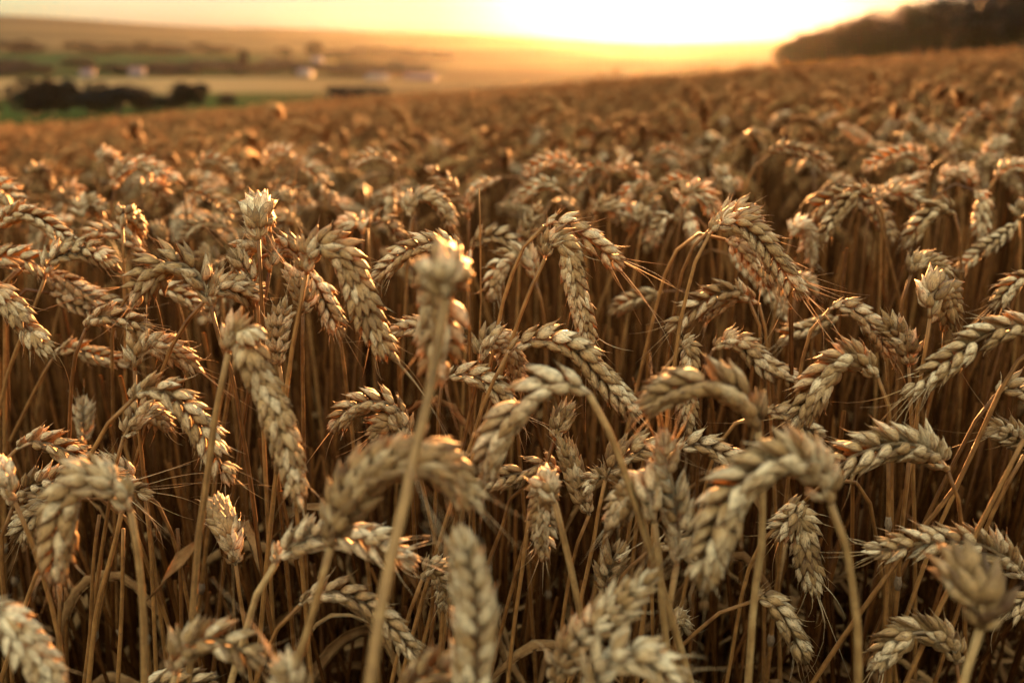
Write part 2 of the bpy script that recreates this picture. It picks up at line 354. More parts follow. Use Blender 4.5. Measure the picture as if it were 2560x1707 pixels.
def leaf_blade(mb, pts, wd, rs, twist=2.5):
    P, tot = smooth_path(pts, .012); n = len(P); T, U, V = frames(P, nrm(rs.normal(size=3)))
    s = np.linspace(0, 1, n); ww = wd * np.minimum(1, .35 + s * 3) * (1 - s ** 3) + .0003; tw = twist * s * rs.choice([-1, 1])
    v = []; uv = []
    for i in range(n):
        a = U[i] * math.cos(tw[i]) + V[i] * math.sin(tw[i]); b = np.cross(T[i], a)
        for j, (x, z) in enumerate(((-1, .35), (-.5, .05), (0, -.12), (.5, .05), (1, .35), (.5, .0), (0, -.17), (-.5, .0))):
            v.append(P[i] + a * x * ww[i] + b * z * ww[i]); uv.append((s[i] * 6, abs(x)))
    f = [(i * 8 + j, i * 8 + (j + 1) % 8, (i + 1) * 8 + (j + 1) % 8, (i + 1) * 8 + j) for i in range(n - 1) for j in range(8)]
    mb.add(np.array(v), f, None, uv)

def to3d(tile, pts, D, lean=0.0):
    ox, oy, k = TILES[tile]; out = []
    for p in pts:
        dd = (p[2] if len(p) > 2 else 0.0) / 100.0
        out.append(at(ox + p[0] * k, oy + p[1] * k, D + dd))
    return out

def to_ground(stem, rs, lean_y=None):
    """carry a traced stem on down to the soil"""
    p = stem[-1].copy(); d = nrm(stem[-1] - stem[-2]) if len(stem) > 1 else np.array([0, 0, -1.])
    if d[2] > -.3: d = nrm(np.array([d[0], d[1], -.5]))
    ly = rs.normal(0, .05) if lean_y is None else lean_y
    out = list(stem)
    for _ in range(60):
        g = float(ground(p[0], p[1]))
        if p[2] <= g: break
        tgt = nrm(np.array([d[0] * .6, ly, -1.0])); d = nrm(d * .75 + tgt * .25)
        p = p + d * min(.07, max(.01, p[2] - g + .002)); out.append(p.copy())
    return out

def plane_dist(tile, pt, c):
    ox, oy, k = TILES[tile]; r = ray(ox + pt[0] * k, oy + pt[1] * k)
    # camera depth c along the view axis -> forward distance
    b = (853.5 - (oy + pt[1] * k)) / FPX
    return c * r[1] / 1.0

SPL = [0]
def hero(tile, c, roll, stem, ear, label, size=1.0, openness=1.0, awns=1.0, tip=0.0, nodes=None, leaf=None, lod=2, sep=None, stem_r=1.0, density=1.0, group='ripe wheat stalks'):
    """traced stalk: c = distance along the view axis in metres; ear points (u, v, cm farther away); tip = cm the tip is farther than the neck"""
    SPL[0] += 1; rs = np.random.default_rng(SPL[0] * 13 + 5)
    neck = ear[0] if ear else stem[0]
    D = plane_dist(tile, neck, c)
    e3 = None
    if ear:
        n = len(ear); e2 = [(p[0], p[1], (p[2] if len(p) > 2 else tip * i / (n - 1))) for i, p in enumerate(ear)]
        e3 = to3d(tile, e2, D)
    s3 = to3d(tile, stem, D) if stem else [e3[0]]
    if ear: s3 = [e3[0]] + [q for q in s3 if np.linalg.norm(q - e3[0]) > .008]
    if len(s3) < 2:                                                     # hidden stem: leave the ear smoothly and bend down
        d = nrm(e3[0] - e3[1])
        for _ in range(6):
            s3.append(s3[-1] + d * .011); d = nrm(d * .62 + np.array([0, .04, -.4]))
    s3 = to_ground(s3, rs)
    sharp = .46 < c < .70
    if c < .46 and stem_r == 1.0: stem_r = 1.35
    if sep is None: sep = sharp and ear is not None and lod == 2
    if c > .8: lod = min(lod, 1)
    nd = nodes if nodes is not None else ([float(rs.uniform(.22, .34))] if c < .75 else [])
    lf = None
    if leaf: lf = to3d(tile, leaf, D)
    elif .42 < c < .72 and rs.random() < .42:                            # a dry leaf blade hanging off a joint
        q = next((p for p in s3 if p[2] < s3[0][2] - rs.uniform(.10, .26)), s3[-2]); a = rs.uniform(0, 6.28); l = rs.uniform(.07, .13)
        dx, dy = math.cos(a) * l, abs(math.sin(a)) * l * .6
        lf = [q, q + np.array([dx * .25, dy * .25, .025]), q + np.array([dx * .6, dy * .6, .02 - l * .15]), q + np.array([dx * .9, dy, -l * rs.uniform(.3, .9)])]
    size *= float(rs.uniform(.92, 1.09)); openness *= float(rs.uniform(.82, 1.38))
    return stalk(s3, e3, label, lod, sep, size, roll, openness, awns, nd, lf, seed=SPL[0], stem_r=stem_r, density=density, group=group)
# ------------------------------------------------------------------ stalks traced one by one
H = hero
# --- sharp band, left third
H('D', .52, 8, [(1400,820),(1470,1000),(1530,1200),(1590,1560),(1640,1870),(1720,2480),(1790,2900)], [(1375,690),(1345,590),(1290,480),(1180,420),(1060,425),(960,510),(900,610),(860,690)], 'sharp stalk whose thick pale ear hooks over left with a ragged tip', size=1.1, awns=2)
H('D', .56, 20, [(1345,655),(1230,780),(1130,940),(1060,1120),(1030,1210)], [(1350,645),(1440,560),(1550,580),(1650,620),(1700,640)], 'stalk crossing behind the hooked ear, its own ear lying flat right', tip=3)
H('D', .55, 90, [(1695,300),(1700,450),(1712,700),(1730,900)], [(1690,260,0),(1684,190,.2),(1684,110,1),(1690,60,3),(1692,110,5.5),(1695,200,7)], 'upright stalk topped by a crown-like grey ear seen head on, tallest of the left cluster', size=1.15, awns=1.6)
H('D', .60, 20, [(1755,490),(1740,600),(1715,720),(1690,850)], [(1760,475),(1770,380),(1710,300),(1630,300),(1560,390),(1520,480)], 'stalk with a bristly ear curled behind the upright crown-like ear', awns=1.5)
H('D', .59, 0, [(1685,700),(1690,860)], [(1680,630),(1650,540),(1600,450),(1545,380),(1500,330)], 'stalk whose ear leans up left close against the upright crown-like ear')
H('D', .52, 75, [(-140,700),(-130,1000)], [(-130,540),(-60,560),(20,630),(110,740),(210,870),(290,970),(345,1030)], 'stalk at the left picture edge with a bluish fanned ear sloping down right', awns=2, size=1.05)
H('D', .64, 10, [(280,550),(230,680),(160,850),(60,1100),(0,1350)], [(290,520),(315,420),(390,355),(510,325),(630,350),(720,410),(770,470)], 'slightly soft stalk with a greenish-grey ear bowed right above its slanting stem, far left')
H('D', .66, 0, [], [(-170,420),(-60,380),(60,370),(160,385),(250,430),(310,490)], 'stalk with a plump two-rowed ear lying level, cut by the left picture edge', size=1.15)
H('D', .68, 0, [], [(340,470),(420,510),(520,580),(640,640),(760,690),(840,730)], 'soft stalk with a two-rowed ear lying low behind the slanting greenish-grey one')
H('D', .70, 30, [], [(330,610),(470,660),(560,700),(680,760),(780,800)], 'soft stalk with its ear sunk lowest in the tangle under the greenish-grey one')
H('D', .58, 0, [(510,950),(470,1150),(450,1560),(440,1900)], [(560,845),(640,775),(750,770),(870,800),(990,835)], 'stalk with a thin sparse ear stretched level to the right above a slim bowed stem', size=.95, density=.85)
H('D', .57, 90, [(875,1200),(890,1350)], [(880,1110,0),(878,1020,0),(930,935,1),(1060,950,2),(1200,1030,3),(1320,1130,3.5)], 'stalk whose V-faced ear bends away behind the sloping stem of the hooked ear', awns=1.6)
H('D', .68, 90, [(802,250),(808,400),(815,700),(820,1000),(812,1560),(850,1700),(885,2000),(910,2300)], [(800,190,0),(792,125,0),(820,90,1.5),(880,140,3),(915,260,4)], 'tall straight stalk with a round pale knob of an ear, standing alone far left')
H('D', .50, 12, [(760,1380),(650,1560),(530,1790),(300,2290),(120,2780)], [(860,1310),(940,1240),(1050,1240),(1150,1290),(1240,1390),(1330,1510),(1420,1680),(1510,1850)], 'stalk with a long pale ear arching right over a stem bowed from lower left', size=1.08, awns=2)
H('D', .55, 70, [(790,1620),(770,1660),(745,1790)], [(805,1560,0),(845,1480,0),(900,1400,1),(970,1380,2),(1040,1430,3),(1100,1500,4)], 'stalk with a small clenched ear under the long pale arching one')
H('D', .44, 90, [(1450,1200),(1400,1450),(1345,1880),(1295,2220),(1250,2860)], [(1492,1000,0),(1510,880,0),(1570,835,.5),(1620,930,0),(1650,1080,0),(1730,1230,0),(1790,1370,-.3),(1850,1550,-.6),(1910,1780,-1),(1965,2030,-1.3)], 'large stalk with a broad fanned ear hanging down, left of the blurred knob stem', size=1.05, nodes=[.205], leaf=[(1278,2240),(1200,2330),(1110,2440),(1000,2590),(930,2640)])
H('D', .49, 75, [(1960,700),(1920,900),(1880,1180),(1850,1400)], [(2000,490),(2005,400),(2050,310),(2160,300),(2260,390),(2330,560),(2400,750),(2490,930),(2600,1070)], 'stalk with a brown-topped blue-grey ear folded over and hanging right in wide fans', size=1.1, awns=1.8)
H('D', .58, 90, [(1975,800),(1975,900),(1982,1480)], [(1980,755),(1985,660),(1955,560),(1910,470),(1860,420)], 'stalk with an upright V-faced ear just behind the slanting stem of the brown-topped one')
H('D', .61, 10, [], [(2020,470),(2080,560),(2130,680),(2190,800),(2240,900)], 'stalk with a slim ear hanging in the shade of the brown-topped folded one')
H('D', .56, 90, [], [(1825,1085),(1805,970),(1810,850),(1850,730),(1870,640)], 'stalk with an upright herringbone ear half hidden between two slanting stems', size=.95)
H('D', .62, 0, [], [(2010,420),(1940,345),(1860,300),(1790,290)], 'stalk with a short ear wedged level behind the brown-topped folded one')
H('D', .70, 10, [(350,1060),(250,1200)], [(360,1010),(470,965),(590,1000),(710,1035),(830,1075)], 'dim stalk with an ear lying flat under the thin sparse one')
H('D', .74, 0, [], [(555,1600),(550,1500),(545,1390),(548,1290)], 'dim stalk with an upright ear deep in the shade beside the slim bowed stem')
H('D', .66, 10, [], [(-60,200),(30,130),(120,90),(240,120),(350,190),(450,260),(500,300)], 'soft stalk with a long ear sloping down right from the left picture edge')
H('P', .80, 10, [], [(-200,360),(-60,400),(60,480),(150,560),(230,620)], 'blurred stalk whose big-grained ear pokes in high at the left picture edge', size=1.2)
H('P', .95, 90, [(1010,650),(970,820)], [(1055,455),(1080,310),(1200,220),(1370,230),(1530,310),(1690,400)], 'blurred stalk with a dark brown ear arched like a caterpillar above the left crowd', size=1.25)
H('P', .90, 90, [(750,830),(720,920)], [(770,720,0),(720,650,0),(780,560,1),(880,600,2),(920,720,3)], 'blurred stalk with a round glowing knob left of the caterpillar ear')
H('P', 1.1, 90, [(255,380),(250,600)], [(262,370,0),(280,290,0),(360,265,1),(430,350,2),(450,450,3)], 'blurred stalk with a small round knob high in the far left crowd')
H('P', 1.1, 90, [(900,260),(895,500)], [(900,215,0),(930,140,0),(1000,140,1.5),(1060,230,3),(1040,330,4)], 'blurred stalk with a pale bent knob just left of and above the caterpillar ear')
H('P', .95, 90, [(1300,560),(1310,700)], [(1300,500,0),(1340,420,0),(1420,410,1),(1490,490,2),(1450,610,3)], 'blurred stalk with a hooked knob right under the caterpillar ear')
H('P', .92, 20, [(1700,560)], [(1690,470),(1820,480),(1950,540),(2080,620),(2210,710)], 'blurred stalk with an ear sloping right towards the crown-like upright one')
H('P', .90, 20, [(2160,860),(2200,1000)], [(2150,850),(2050,780),(1900,755),(1760,820),(1660,930)], 'blurred stalk whose ear makes a wide low arch left of the crown-like upright one')
H('P', 1.15, 10, [(1800,300),(1790,420)], [(1800,270),(1850,190),(1960,170),(2080,230),(2180,350),(2210,440)], 'blurred stalk with an open hoop of an ear above the crown-like upright one')
H('P', .70, 0, [(1360,1100)], [(1330,1030),(1230,950),(1100,870),(960,835),(840,855),(750,930)], 'soft stalk with plump separate grains in a level ear left of the hooked one')
H('P', 1.15, 20, [], [(590,600),(610,480),(700,420),(770,460)], 'blurred stalk curled into a tight hook in the far left crowd')
H('P', .80, 40, [], [(2000,1250),(1985,1150),(1920,1070),(1840,1050),(1780,1090)], 'soft stalk with a pale rounded ear peeping out behind the hooked one')
H('P', .90, 90, [], [(1510,970),(1480,870),(1430,800),(1390,770)], 'blurred stalk with a pale bristly tuft above the hooked one')
H('P', .66, 0, [], [(1400,1380),(1520,1375),(1650,1420),(1770,1490),(1850,1560)], 'stalk with a shaded braid-like ear sloping right beneath the hooked one')
H('P', .70, 0, [], [(380,1240),(520,1300),(640,1390),(780,1470),(930,1530)], 'soft stalk with a rust-tinted ear sloping right under the greenish-grey one')
# --- band above the focus, middle
H('Q', .76, 80, [(1415,760),(1405,940),(1390,1180)], [(1428,720,0),(1400,640,0),(1430,550,.5),(1550,510,1),(1680,580,1.5),(1760,700,2),(1795,850,2.5)], 'soft stalk with a thick pale ear bent in a bright crook at centre left', size=1.15)
H('E', .60, 0, [(890,600),(895,800),(900,1000)], [(880,480),(860,380),(760,300),(620,285),(480,335),(370,430),(260,520)], 'stalk with a dark plaited ear arching left behind the big blurred knob', size=1.1)
H('Q', .88, 10, [(1955,850),(1950,1000),(1960,1250)], [(1950,730),(1930,600),(1860,500),(1760,400),(1650,310),(1570,260)], 'blurred stalk with a long ear leaning up left near the thin bristle')
H('Q', 1.1, 10, [(1310,400)], [(1300,270),(1200,170),(1080,145),(950,190),(860,265)], 'blurred stalk with an ear in a smooth pale arch high at centre left')
H('Q', 1.05, 10, [(340,400)], [(370,240),(490,280),(600,390),(680,490),(740,580)], 'blurred stalk with a straight ear slanting down right, above the knob with a golden glint')
H('Q', 1.1, 10, [], [(110,480),(180,410),(290,425),(390,500),(490,590)], 'blurred stalk with an arched ear behind the crown-like upright one')
H('Q', .95, 80, [(350,700),(375,870)], [(345,610,0),(332,545,0),(250,520,1.2),(180,560,2.2),(160,640,3)], 'blurred stalk with a knob carrying a golden glint, right of the crown-like upright one')
H('Q', .82, 90, [(978,950),(975,1050)], [(975,860,0),(985,780,0),(900,745,1),(820,800,2),(840,920,3)], 'soft stalk with a small bright knob between the brown-topped ear and the bright crook')
H('Q', .80, 10, [(1030,1000)], [(1020,810),(1090,735),(1190,750),(1280,850),(1350,950)], 'soft stalk with a dark rusty ear dropping right beside the small bright knob')
H('Q', .95, 90, [], [(1250,420),(1230,520),(1230,620),(1200,710)], 'blurred stalk with a grey ear hanging straight beside the bright crook')
H('Q', 1.1, 10, [], [(2250,345),(2120,380),(2010,450),(1920,530)], 'blurred stalk with a slanting ear tipped by a golden glint near the thin bristle')
H('E', .78, 10, [(900,420),(890,600)], [(905,330),(980,250),(1090,235),(1180,290),(1220,360)], 'soft stalk with a short arched ear between the thin bristle and the twin-bowed stem')
H('Q', 1.25, 10, [(60,260)], [(60,240),(120,135),(240,85),(350,120),(400,180)], 'blurred stalk forming a small arch near the rear of the left crowd')
H('Q', 1.25, 80, [], [(640,200),(650,120),(560,90),(470,190)], 'blurred stalk with a stubby pale ear near the rear of the left crowd')
H('E', .345, 90, [(700,900),(640,1250,-.8),(560,1560,-1.6),(450,2086,-3.2),(350,2486,-4.4),(250,3146,-6)], [(742,640,0),(735,560,-.3),(728,470,.6),(722,480,2.6),(712,640,3.6),(705,850,4.2),(700,1080,4.6),(700,1200,4.8)], 'big out-of-focus stalk with a knob-shaped ear folded behind its thick pale stem, in the middle', size=1.38, openness=1.25, awns=1.0, stem_r=1.6)
H('E', .59, 5, [(1300,225),(1210,400),(1130,620),(1075,870)], [(1385,170),(1470,148),(1600,205),(1720,290),(1830,385),(1905,440)], 'stalk with a clear golden ear springing right from a thin bowed stem, at the centre', awns=3)
H('E', .545, 90, [(1350,470),(1290,600),(1180,900)], [(1390,385),(1400,300),(1460,250),(1540,320),(1565,450),(1600,600),(1640,750),(1680,900),(1705,980)], 'stalk whose blue-grey fanned ear has a brown curled top and hangs down at the centre', size=1.0, awns=3)
H('E', .535, 0, [(1080,1130),(990,1330),(920,1560),(840,1790)], [(1150,1000),(1220,945),(1340,905),(1480,920),(1610,990),(1720,1110),(1830,1225),(1930,1330),(2005,1440)], 'sharp stalk with a plump plaited ear sweeping right across the centre of the picture', size=1.15, awns=1.2)
H('E', .565, 85, [(940,1220),(900,1400),(855,1580),(840,1780)], [(970,1060,0),(975,960,0),(1040,900,.8),(1120,930,2.2),(1180,1050,3.5),(1210,1190,4.4)], 'stalk with a white-topped ear folded back just left of the sweeping plaited one')
H('E', .62, 0, [], [(960,950),(850,880),(720,840),(580,825),(460,840),(370,870)], 'stalk with a level ear passing behind the big blurred knob stem')
H('E', .56, 0, [(700,1300),(690,1560)], [(720,1180),(820,1140),(940,1150),(1050,1220),(1130,1330),(1190,1430)], 'stalk with an ear bowed right beneath the white-topped folded one', size=1.05)
H('E', .565, 0, [(520,1560)], [(490,1440),(430,1365),(320,1315),(190,1330),(80,1400),(-20,1500)], 'stalk with an ear bent left and down beside the big blurred knob stem', size=1.1)
H('E', .57, 70, [], [(480,1570),(465,1480),(390,1440),(310,1490),(240,1560)], 'stalk with a short dense ear under the one bent left beside the blurred knob')
H('E', .41, 0, [(1760,1400),(1840,1586),(1940,1860)], [(1680,1270),(1600,1215),(1480,1195),(1360,1235),(1240,1330),(1130,1460),(1050,1620),(990,1830)], 'out-of-focus stalk with a thick ear arching left and hanging down, below the sweeping plaited one', size=1.22, openness=.85, density=1.2)
H('E', .555, 90, [(1440,1600),(1385,1780)], [(1450,1570),(1480,1480),(1520,1400),(1590,1350)], 'stalk with a small V-faced ear under the out-of-focus arch at the centre', size=.95)
H('E', .72, 20, [], [(1325,520),(1280,390),(1180,365),(1100,440),(1060,550),(1035,660)], 'soft stalk with an ear hooked left behind the thin bowed stem at the centre', size=1.1)
H('E', .82, 80, [(1225,400),(1220,500)], [(1230,330),(1265,220),(1320,100),(1365,10)], 'soft stalk with a pale spindle-shaped ear standing upright behind the golden one')
H('R', .92, 90, [(1150,1050),(1080,1500)], [(1190,810,0),(1172,720,0),(1185,650,.8),(1215,690,2.2),(1205,850,3)], 'soft stalk with a small round white knob right of centre')
H('R', 1.0, 90, [], [(1190,660),(1230,560),(1290,470),(1330,420)], 'blurred stalk with a pale ear standing just behind the small round white knob')
H('R', .92, 60, [(760,700),(715,860)], [(762,690,0),(770,620,0),(870,585,.6),(960,640,1.4),(1010,720,2),(1050,830,2.6)], 'soft stalk with a pale ear bent over like a tap, right of centre')
H('R', .83, 80, [(1560,680),(1520,900),(1430,1350),(1400,1560)], [(1570,620,0),(1555,520,0),(1640,450,.5),(1760,490,1),(1830,610,1.5),(1890,740,2)], 'soft stalk with a bulky pale hooked ear on a long slanting stem, right of centre', size=1.2)
H('R', 1.05, 10, [(885,380),(890,560)], [(890,350),(870,280),(780,245),(680,290),(600,400),(540,510)], 'blurred stalk with an ear drooping left, white-stemmed half of a pair of arches')
H('R', 1.1, 10, [], [(900,300),(980,245),(1080,235),(1150,320)], 'blurred stalk with an ear drooping right, the other half of the pair of arches')
H('R', 1.05, 10, [], [(610,300),(500,200),(380,175),(240,230),(110,320)], 'blurred stalk with an ear arched low and left, behind the golden one')
H('R', .95, 10, [], [(450,470),(350,400),(240,420),(120,495),(20,570)], 'blurred stalk with a bumpy ear drooping left above the pale spindle')
H('R', 1.05, 10, [], [(1300,410),(1210,355),(1120,400),(1050,500),(1010,610)], 'blurred stalk with a reddish ear hooked left above the small white knob')
H('R', 1.25, 10, [], [(1590,270),(1550,150),(1440,85),(1310,135),(1230,250)], 'blurred stalk bent into a glowing hoop below the sunset')
H('R', 1.0, 10, [], [(1700,420),(1580,360),(1450,390),(1360,480)], 'blurred stalk with an ear lying over the bulky pale hooked one')
H('R', 1.1, 90, [(1905,420),(1910,480)], [(1900,400,0),(1895,330,0),(1925,285,1),(1940,330,2.5)], 'blurred stalk with a tiny pale knob above the large arched ear, right of centre')
H('R', 1.05, 90, [], [(2005,520,0),(1995,440,0),(2020,400,1),(2040,450,2.5)], 'blurred stalk with a tiny white knob, lower of the two above the large arched ear')
H('R', .92, 90, [], [(1620,650),(1640,760),(1660,880),(1670,1010)], 'blurred stalk with a fishbone ear hanging below the bulky pale hooked one')
H('R', .92, 10, [], [(1490,690),(1400,715),(1330,820),(1250,920)], 'blurred stalk with a dim ear slanting left behind the small round white knob')
H('E', .83, 10, [], [(2160,600),(2050,630),(1930,670),(1810,740)], 'dim stalk with an ear lying level among the stems right of centre')
# --- sharp band, right third
H('F', .565, 12, [(230,330),(170,530),(110,780),(70,1060)], [(300,220),(380,150),(490,150),(600,220),(690,330),(770,440),(835,540),(905,650)], 'sharp stalk with a large ear sweeping right to a long bristle, right of centre', size=1.15, awns=3)
H('F', .62, 10, [], [(330,170),(440,85),(560,100),(640,160)], 'stalk whose glinting ear top shows just above the large sweeping one')
H('F', .64, 50, [], [(400,260),(500,310),(590,400),(660,500),(705,580)], 'stalk with sunlit bristles under the large sweeping ear', awns=3)
H('F', .53, 90, [(1712,950),(1680,1130),(1640,1560),(1600,1750),(1560,2086)], [(1738,770,0),(1742,690,0),(1762,600,.6),(1820,590,2),(1840,720,3),(1815,850,3.6)], 'sharp upright stalk with a cup-shaped flower-like ear, near the right side', size=1.2)
H('F', .50, 0, [(2460,960),(2350,1010),(2210,1220),(2050,1570),(1900,1886),(1640,2206)], [(2500,900),(2420,840),(2320,825),(2190,850),(2060,910),(1930,1000),(1800,1100),(1680,1190),(1565,1270)], 'sharp stalk with a long plaited ear entering from the right picture edge', size=1.12, awns=1.5)
H('F', .515, 15, [(1460,1300),(1480,1500),(1485,1700)], [(1395,1155),(1330,1080),(1230,1035),(1120,1080),(1030,1180),(965,1300),(900,1400),(840,1500)], 'sharp stalk with a well-lit ear bent left and down in front of dark stems', size=1.12, awns=1.5)
H('F', .60, 0, [(990,790),(930,950),(890,1120),(870,1300)], [(1085,712),(1180,690),(1290,750),(1370,850),(1440,950),(1510,1040)], 'stalk with a neat ear falling right from a thin crooked stem')
H('F', .575, 80, [(1605,1180),(1620,1500)], [(1600,1090),(1595,980),(1530,880),(1440,820),(1360,800)], 'stalk with a pale sharp-grained ear leaning left over the neat falling one', size=1.05)
H('F', .62, 30, [(250,1060),(240,1300)], [(320,980),(420,915),(520,950),(640,1060),(780,1140),(930,1215)], 'stalk with a dark-tipped ear reaching right under the twin-stemmed arch')
H('F', .70, 10, [], [(1150,760),(1040,800),(940,840),(840,870),(755,945)], 'soft stalk with a pale ear drooping left behind the thin crooked stem')
H('F', .62, 0, [(610,760),(630,900),(640,1400)], [(555,660),(500,605),(400,605),(290,645),(180,720),(100,790),(15,850)], 'stalk with an ear arched left, the first of two stems standing close together')
H('F', .63, 0, [(660,780),(665,950),(690,1300)], [(620,680),(540,630),(440,640),(330,700),(240,780)], 'stalk close behind the arched one, the second of two stems standing close together', size=.9)
H('F', .60, 90, [], [(100,980),(150,925),(168,1020),(160,1150),(150,1300),(155,1450),(165,1550)], 'stalk with a dark fishbone ear hanging behind the blurred golden arch')
H('F', .41, 0, [(640,1700),(640,2236),(590,2586),(550,3150)], [(615,1510),(590,1400),(510,1290),(400,1215),(260,1195),(120,1225),(0,1275),(-170,1340)], 'out-of-focus golden stalk with a fat ear arching far to the left, right of centre', size=1.28, openness=.8, density=1.4, awns=.6)
H('F', .62, 0, [], [(640,1400),(720,1385),(820,1410),(920,1490),(1050,1550)], 'stalk with a dim small-grained ear under the well-lit bent one')
H('F', .57, 0, [(2100,1350),(2000,1500),(1960,1590),(1800,1900)], [(2165,1275),(2250,1225),(2350,1255),(2460,1310)], 'stalk with an ear starting low at the right picture edge beneath the long plaited one')
H('F', .65, 0, [], [(2420,490),(2310,525),(2230,610),(2150,705)], 'soft stalk whose ear tip points down left at the right picture edge', awns=2)
H('F', .66, 60, [(1560,650),(1550,790)], [(1612,490,0),(1618,430,0),(1690,395,.6),(1780,415,1.4),(1860,520,2.2)], 'soft stalk with a folded ear just above left of the cup-shaped one')
H('S', .84, 90, [(2325,900),(2310,1210)], [(2320,740,0),(2300,660,0),(2360,630,1),(2420,700,2.5)], 'soft stalk with a round pale knob high at the right picture edge', size=1.15)
H('S', .80, 10, [], [(2300,740),(2210,830),(2100,910),(1970,1005),(1840,1110),(1745,1210)], 'soft stalk with a long straight ear slanting down left near the right edge')
H('S', .84, 90, [], [(1890,470),(1960,520),(1965,650),(1955,800),(1950,940)], 'blurred stalk with an ear hanging straight, edged in orange, near the right edge', size=1.2)
H('S', .77, 0, [(1000,640)], [(970,540),(890,465),(780,510),(700,600),(620,700),(550,800),(480,940)], 'soft stalk with a beaded ear drooping left, lower of two lying side by side', size=1.1)
H('S', .82, 0, [], [(760,500),(640,510),(500,600),(390,700),(300,800)], 'soft stalk with an orange-edged ear drooping left, upper of two lying side by side', size=1.1)
H('S', .80, 90, [(195,940),(170,1080)], [(210,900,0),(225,830,0),(300,785,.8),(370,850,1.8),(385,1000,2.6),(385,1150,3.2)], 'soft stalk with a bushy hanging ear below the two side by side')
H('S', .84, 10, [(1045,700),(1040,900),(1030,1280)], [(1040,560),(1120,490),(1250,505),(1370,570),(1430,650)], 'soft stalk with a twin golden glint at the crook of its ear')
H('S', .79, 0, [(1770,900),(1770,1300)], [(1720,690),(1610,620),(1490,680),(1400,770),(1320,870),(1250,970)], 'soft stalk with a beaded ear drooping left, alone right of the glinting crook', size=1.15)
H('S', 1.0, 10, [(1465,360),(1470,500)], [(1462,270),(1400,150),(1260,108),(1110,145),(970,215),(865,275)], 'blurred stalk making the widest arch in the right crowd')
H('S', 1.0, 10, [], [(15,130),(110,70),(250,80),(400,130),(510,200),(600,300)], 'blurred stalk with a bright-rimmed arch falling right, left end of the right crowd')
H('S', 1.15, 80, [(1985,190),(1970,260)], [(1990,180),(2040,70),(2130,20),(2240,20)], 'blurred stalk with glittering bend high near the right edge')
H('S', .95, 10, [], [(2090,360),(2170,265),(2300,235),(2420,280)], 'blurred stalk with a dark-bellied arch at the right picture edge')
H('S', 1.0, 10, [], [(1590,430),(1640,310),(1750,275),(1850,340),(1900,430)], 'blurred stalk forming a hoop around a pale knob in the right crowd')
H('S', 1.05, 10, [], [(1040,450),(1190,405),(1350,375),(1480,300)], 'blurred stalk with an ear lying nearly level behind the glinting crook')
H('C', 1.2, 10, [], [(2160,775),(2110,715),(2030,750),(1950,850),(1870,960)], 'blurred stalk rising above the right crowd and drooping left')
H('F', .75, 60, [(850,700),(835,830)], [(858,620,0),(862,550,0),(930,535,.8),(985,620,1.8)], 'soft stalk with a small rounded ear at the end of the long bristle')
# --- low band
H('G', .41, 5, [(890,650),(920,900),(940,1200),(945,1560)], [(855,450),(810,350),(740,285),(620,240),(500,265),(420,390),(385,540),(365,700),(350,860),(345,930)], 'out-of-focus stalk with a plump-grained ear hooked left over a thick stem, low on the left', size=1.12, nodes=[.2])
H('G', .55, 0, [(30,520),(10,700),(40,1080)], [(80,430),(150,320),(300,255),(450,230),(620,240),(800,290),(990,340)], 'stalk with a long ear passing behind the hooked plump-grained one, its bristles pointing right', awns=3.5, size=1.1)
H('G', .56, 0, [], [(450,370),(340,395),(230,460),(150,560),(90,650)], 'stalk with an ear hanging down left beneath the long passing one', awns=2)
H('G', .58, 0, [(60,90),(0,150),(-60,260)], [(110,40),(220,-5),(340,10),(450,60),(570,130),(690,190)], 'stalk with a shaded ear sloping right, above the hooked plump-grained one low on the left')
H('G', .57, 30, [], [(900,260),(830,195),(730,150),(640,130),(560,160)], 'stalk with a small olive ear curled back onto the long passing one', size=.85)
H('G', .46, 60, [(110,400),(160,520),(230,720),(320,1000),(390,1300),(430,1560)], [(100,390,0),(60,300,0),(20,220,.5),(-30,170,1.5),(-80,180,3)], 'out-of-focus stalk whose ear is cut by the left edge, its stem leaning right across others')
H('G', .37, 90, [], [(-130,1040),(-40,1080),(60,1160),(150,1280),(230,1400),(330,1520),(420,1640)], 'blurred stalk with a spiky blue-grey ear in the bottom left corner', size=.98)
H('G', .53, 90, [(1545,850),(1560,950),(1600,1200),(1640,1560)], [(1540,795,0),(1520,690,0),(1495,590,.6),(1450,480,2),(1420,420,4),(1400,440,5.5)], 'stalk with an open V-faced ear standing upright among dark stems, lower left', size=1.1, awns=1.8)
H('G', .44, 15, [(1760,850),(1680,980),(1600,1250),(1510,1560)], [(1800,790),(1870,700),(1990,625),(2130,590),(2270,600),(2400,640),(2550,710),(2720,800)], 'out-of-focus stalk with an ear leaning right, passing behind the biggest blurred arch', size=1.08)
H('H', .375, 60, [(-80,950),(-180,1300),(-260,1560)], [(-10,680),(70,450),(180,260),(330,145),(480,110),(640,115),(770,200),(880,330),(980,460)], 'biggest blurred arch, a bluish ear spanning over the crossing pale stem, bottom middle', size=1.28, openness=.9, density=1.3)
H('G', .39, 10, [(1120,1590)], [(1150,1510),(1200,1370),(1330,1280),(1480,1300),(1600,1370),(1710,1460)], 'blurred stalk with a pale low arch at the bottom edge, left of the middle', size=.95)
H('G', .355, 80, [], [(1960,1760),(1920,1620),(1870,1500),(1800,1410)], 'blurred stalk with a stubby greenish ear rising from the bottom edge', size=.95)
H('G', .475, 5, [(1860,1130),(1780,1280),(1720,1430)], [(1960,1060),(2070,990),(2200,975),(2350,1030),(2480,1120),(2600,1250),(2740,1420)], 'slightly soft stalk with an ear arching right behind two crossing stems, bottom middle', size=1.0, awns=1.6)
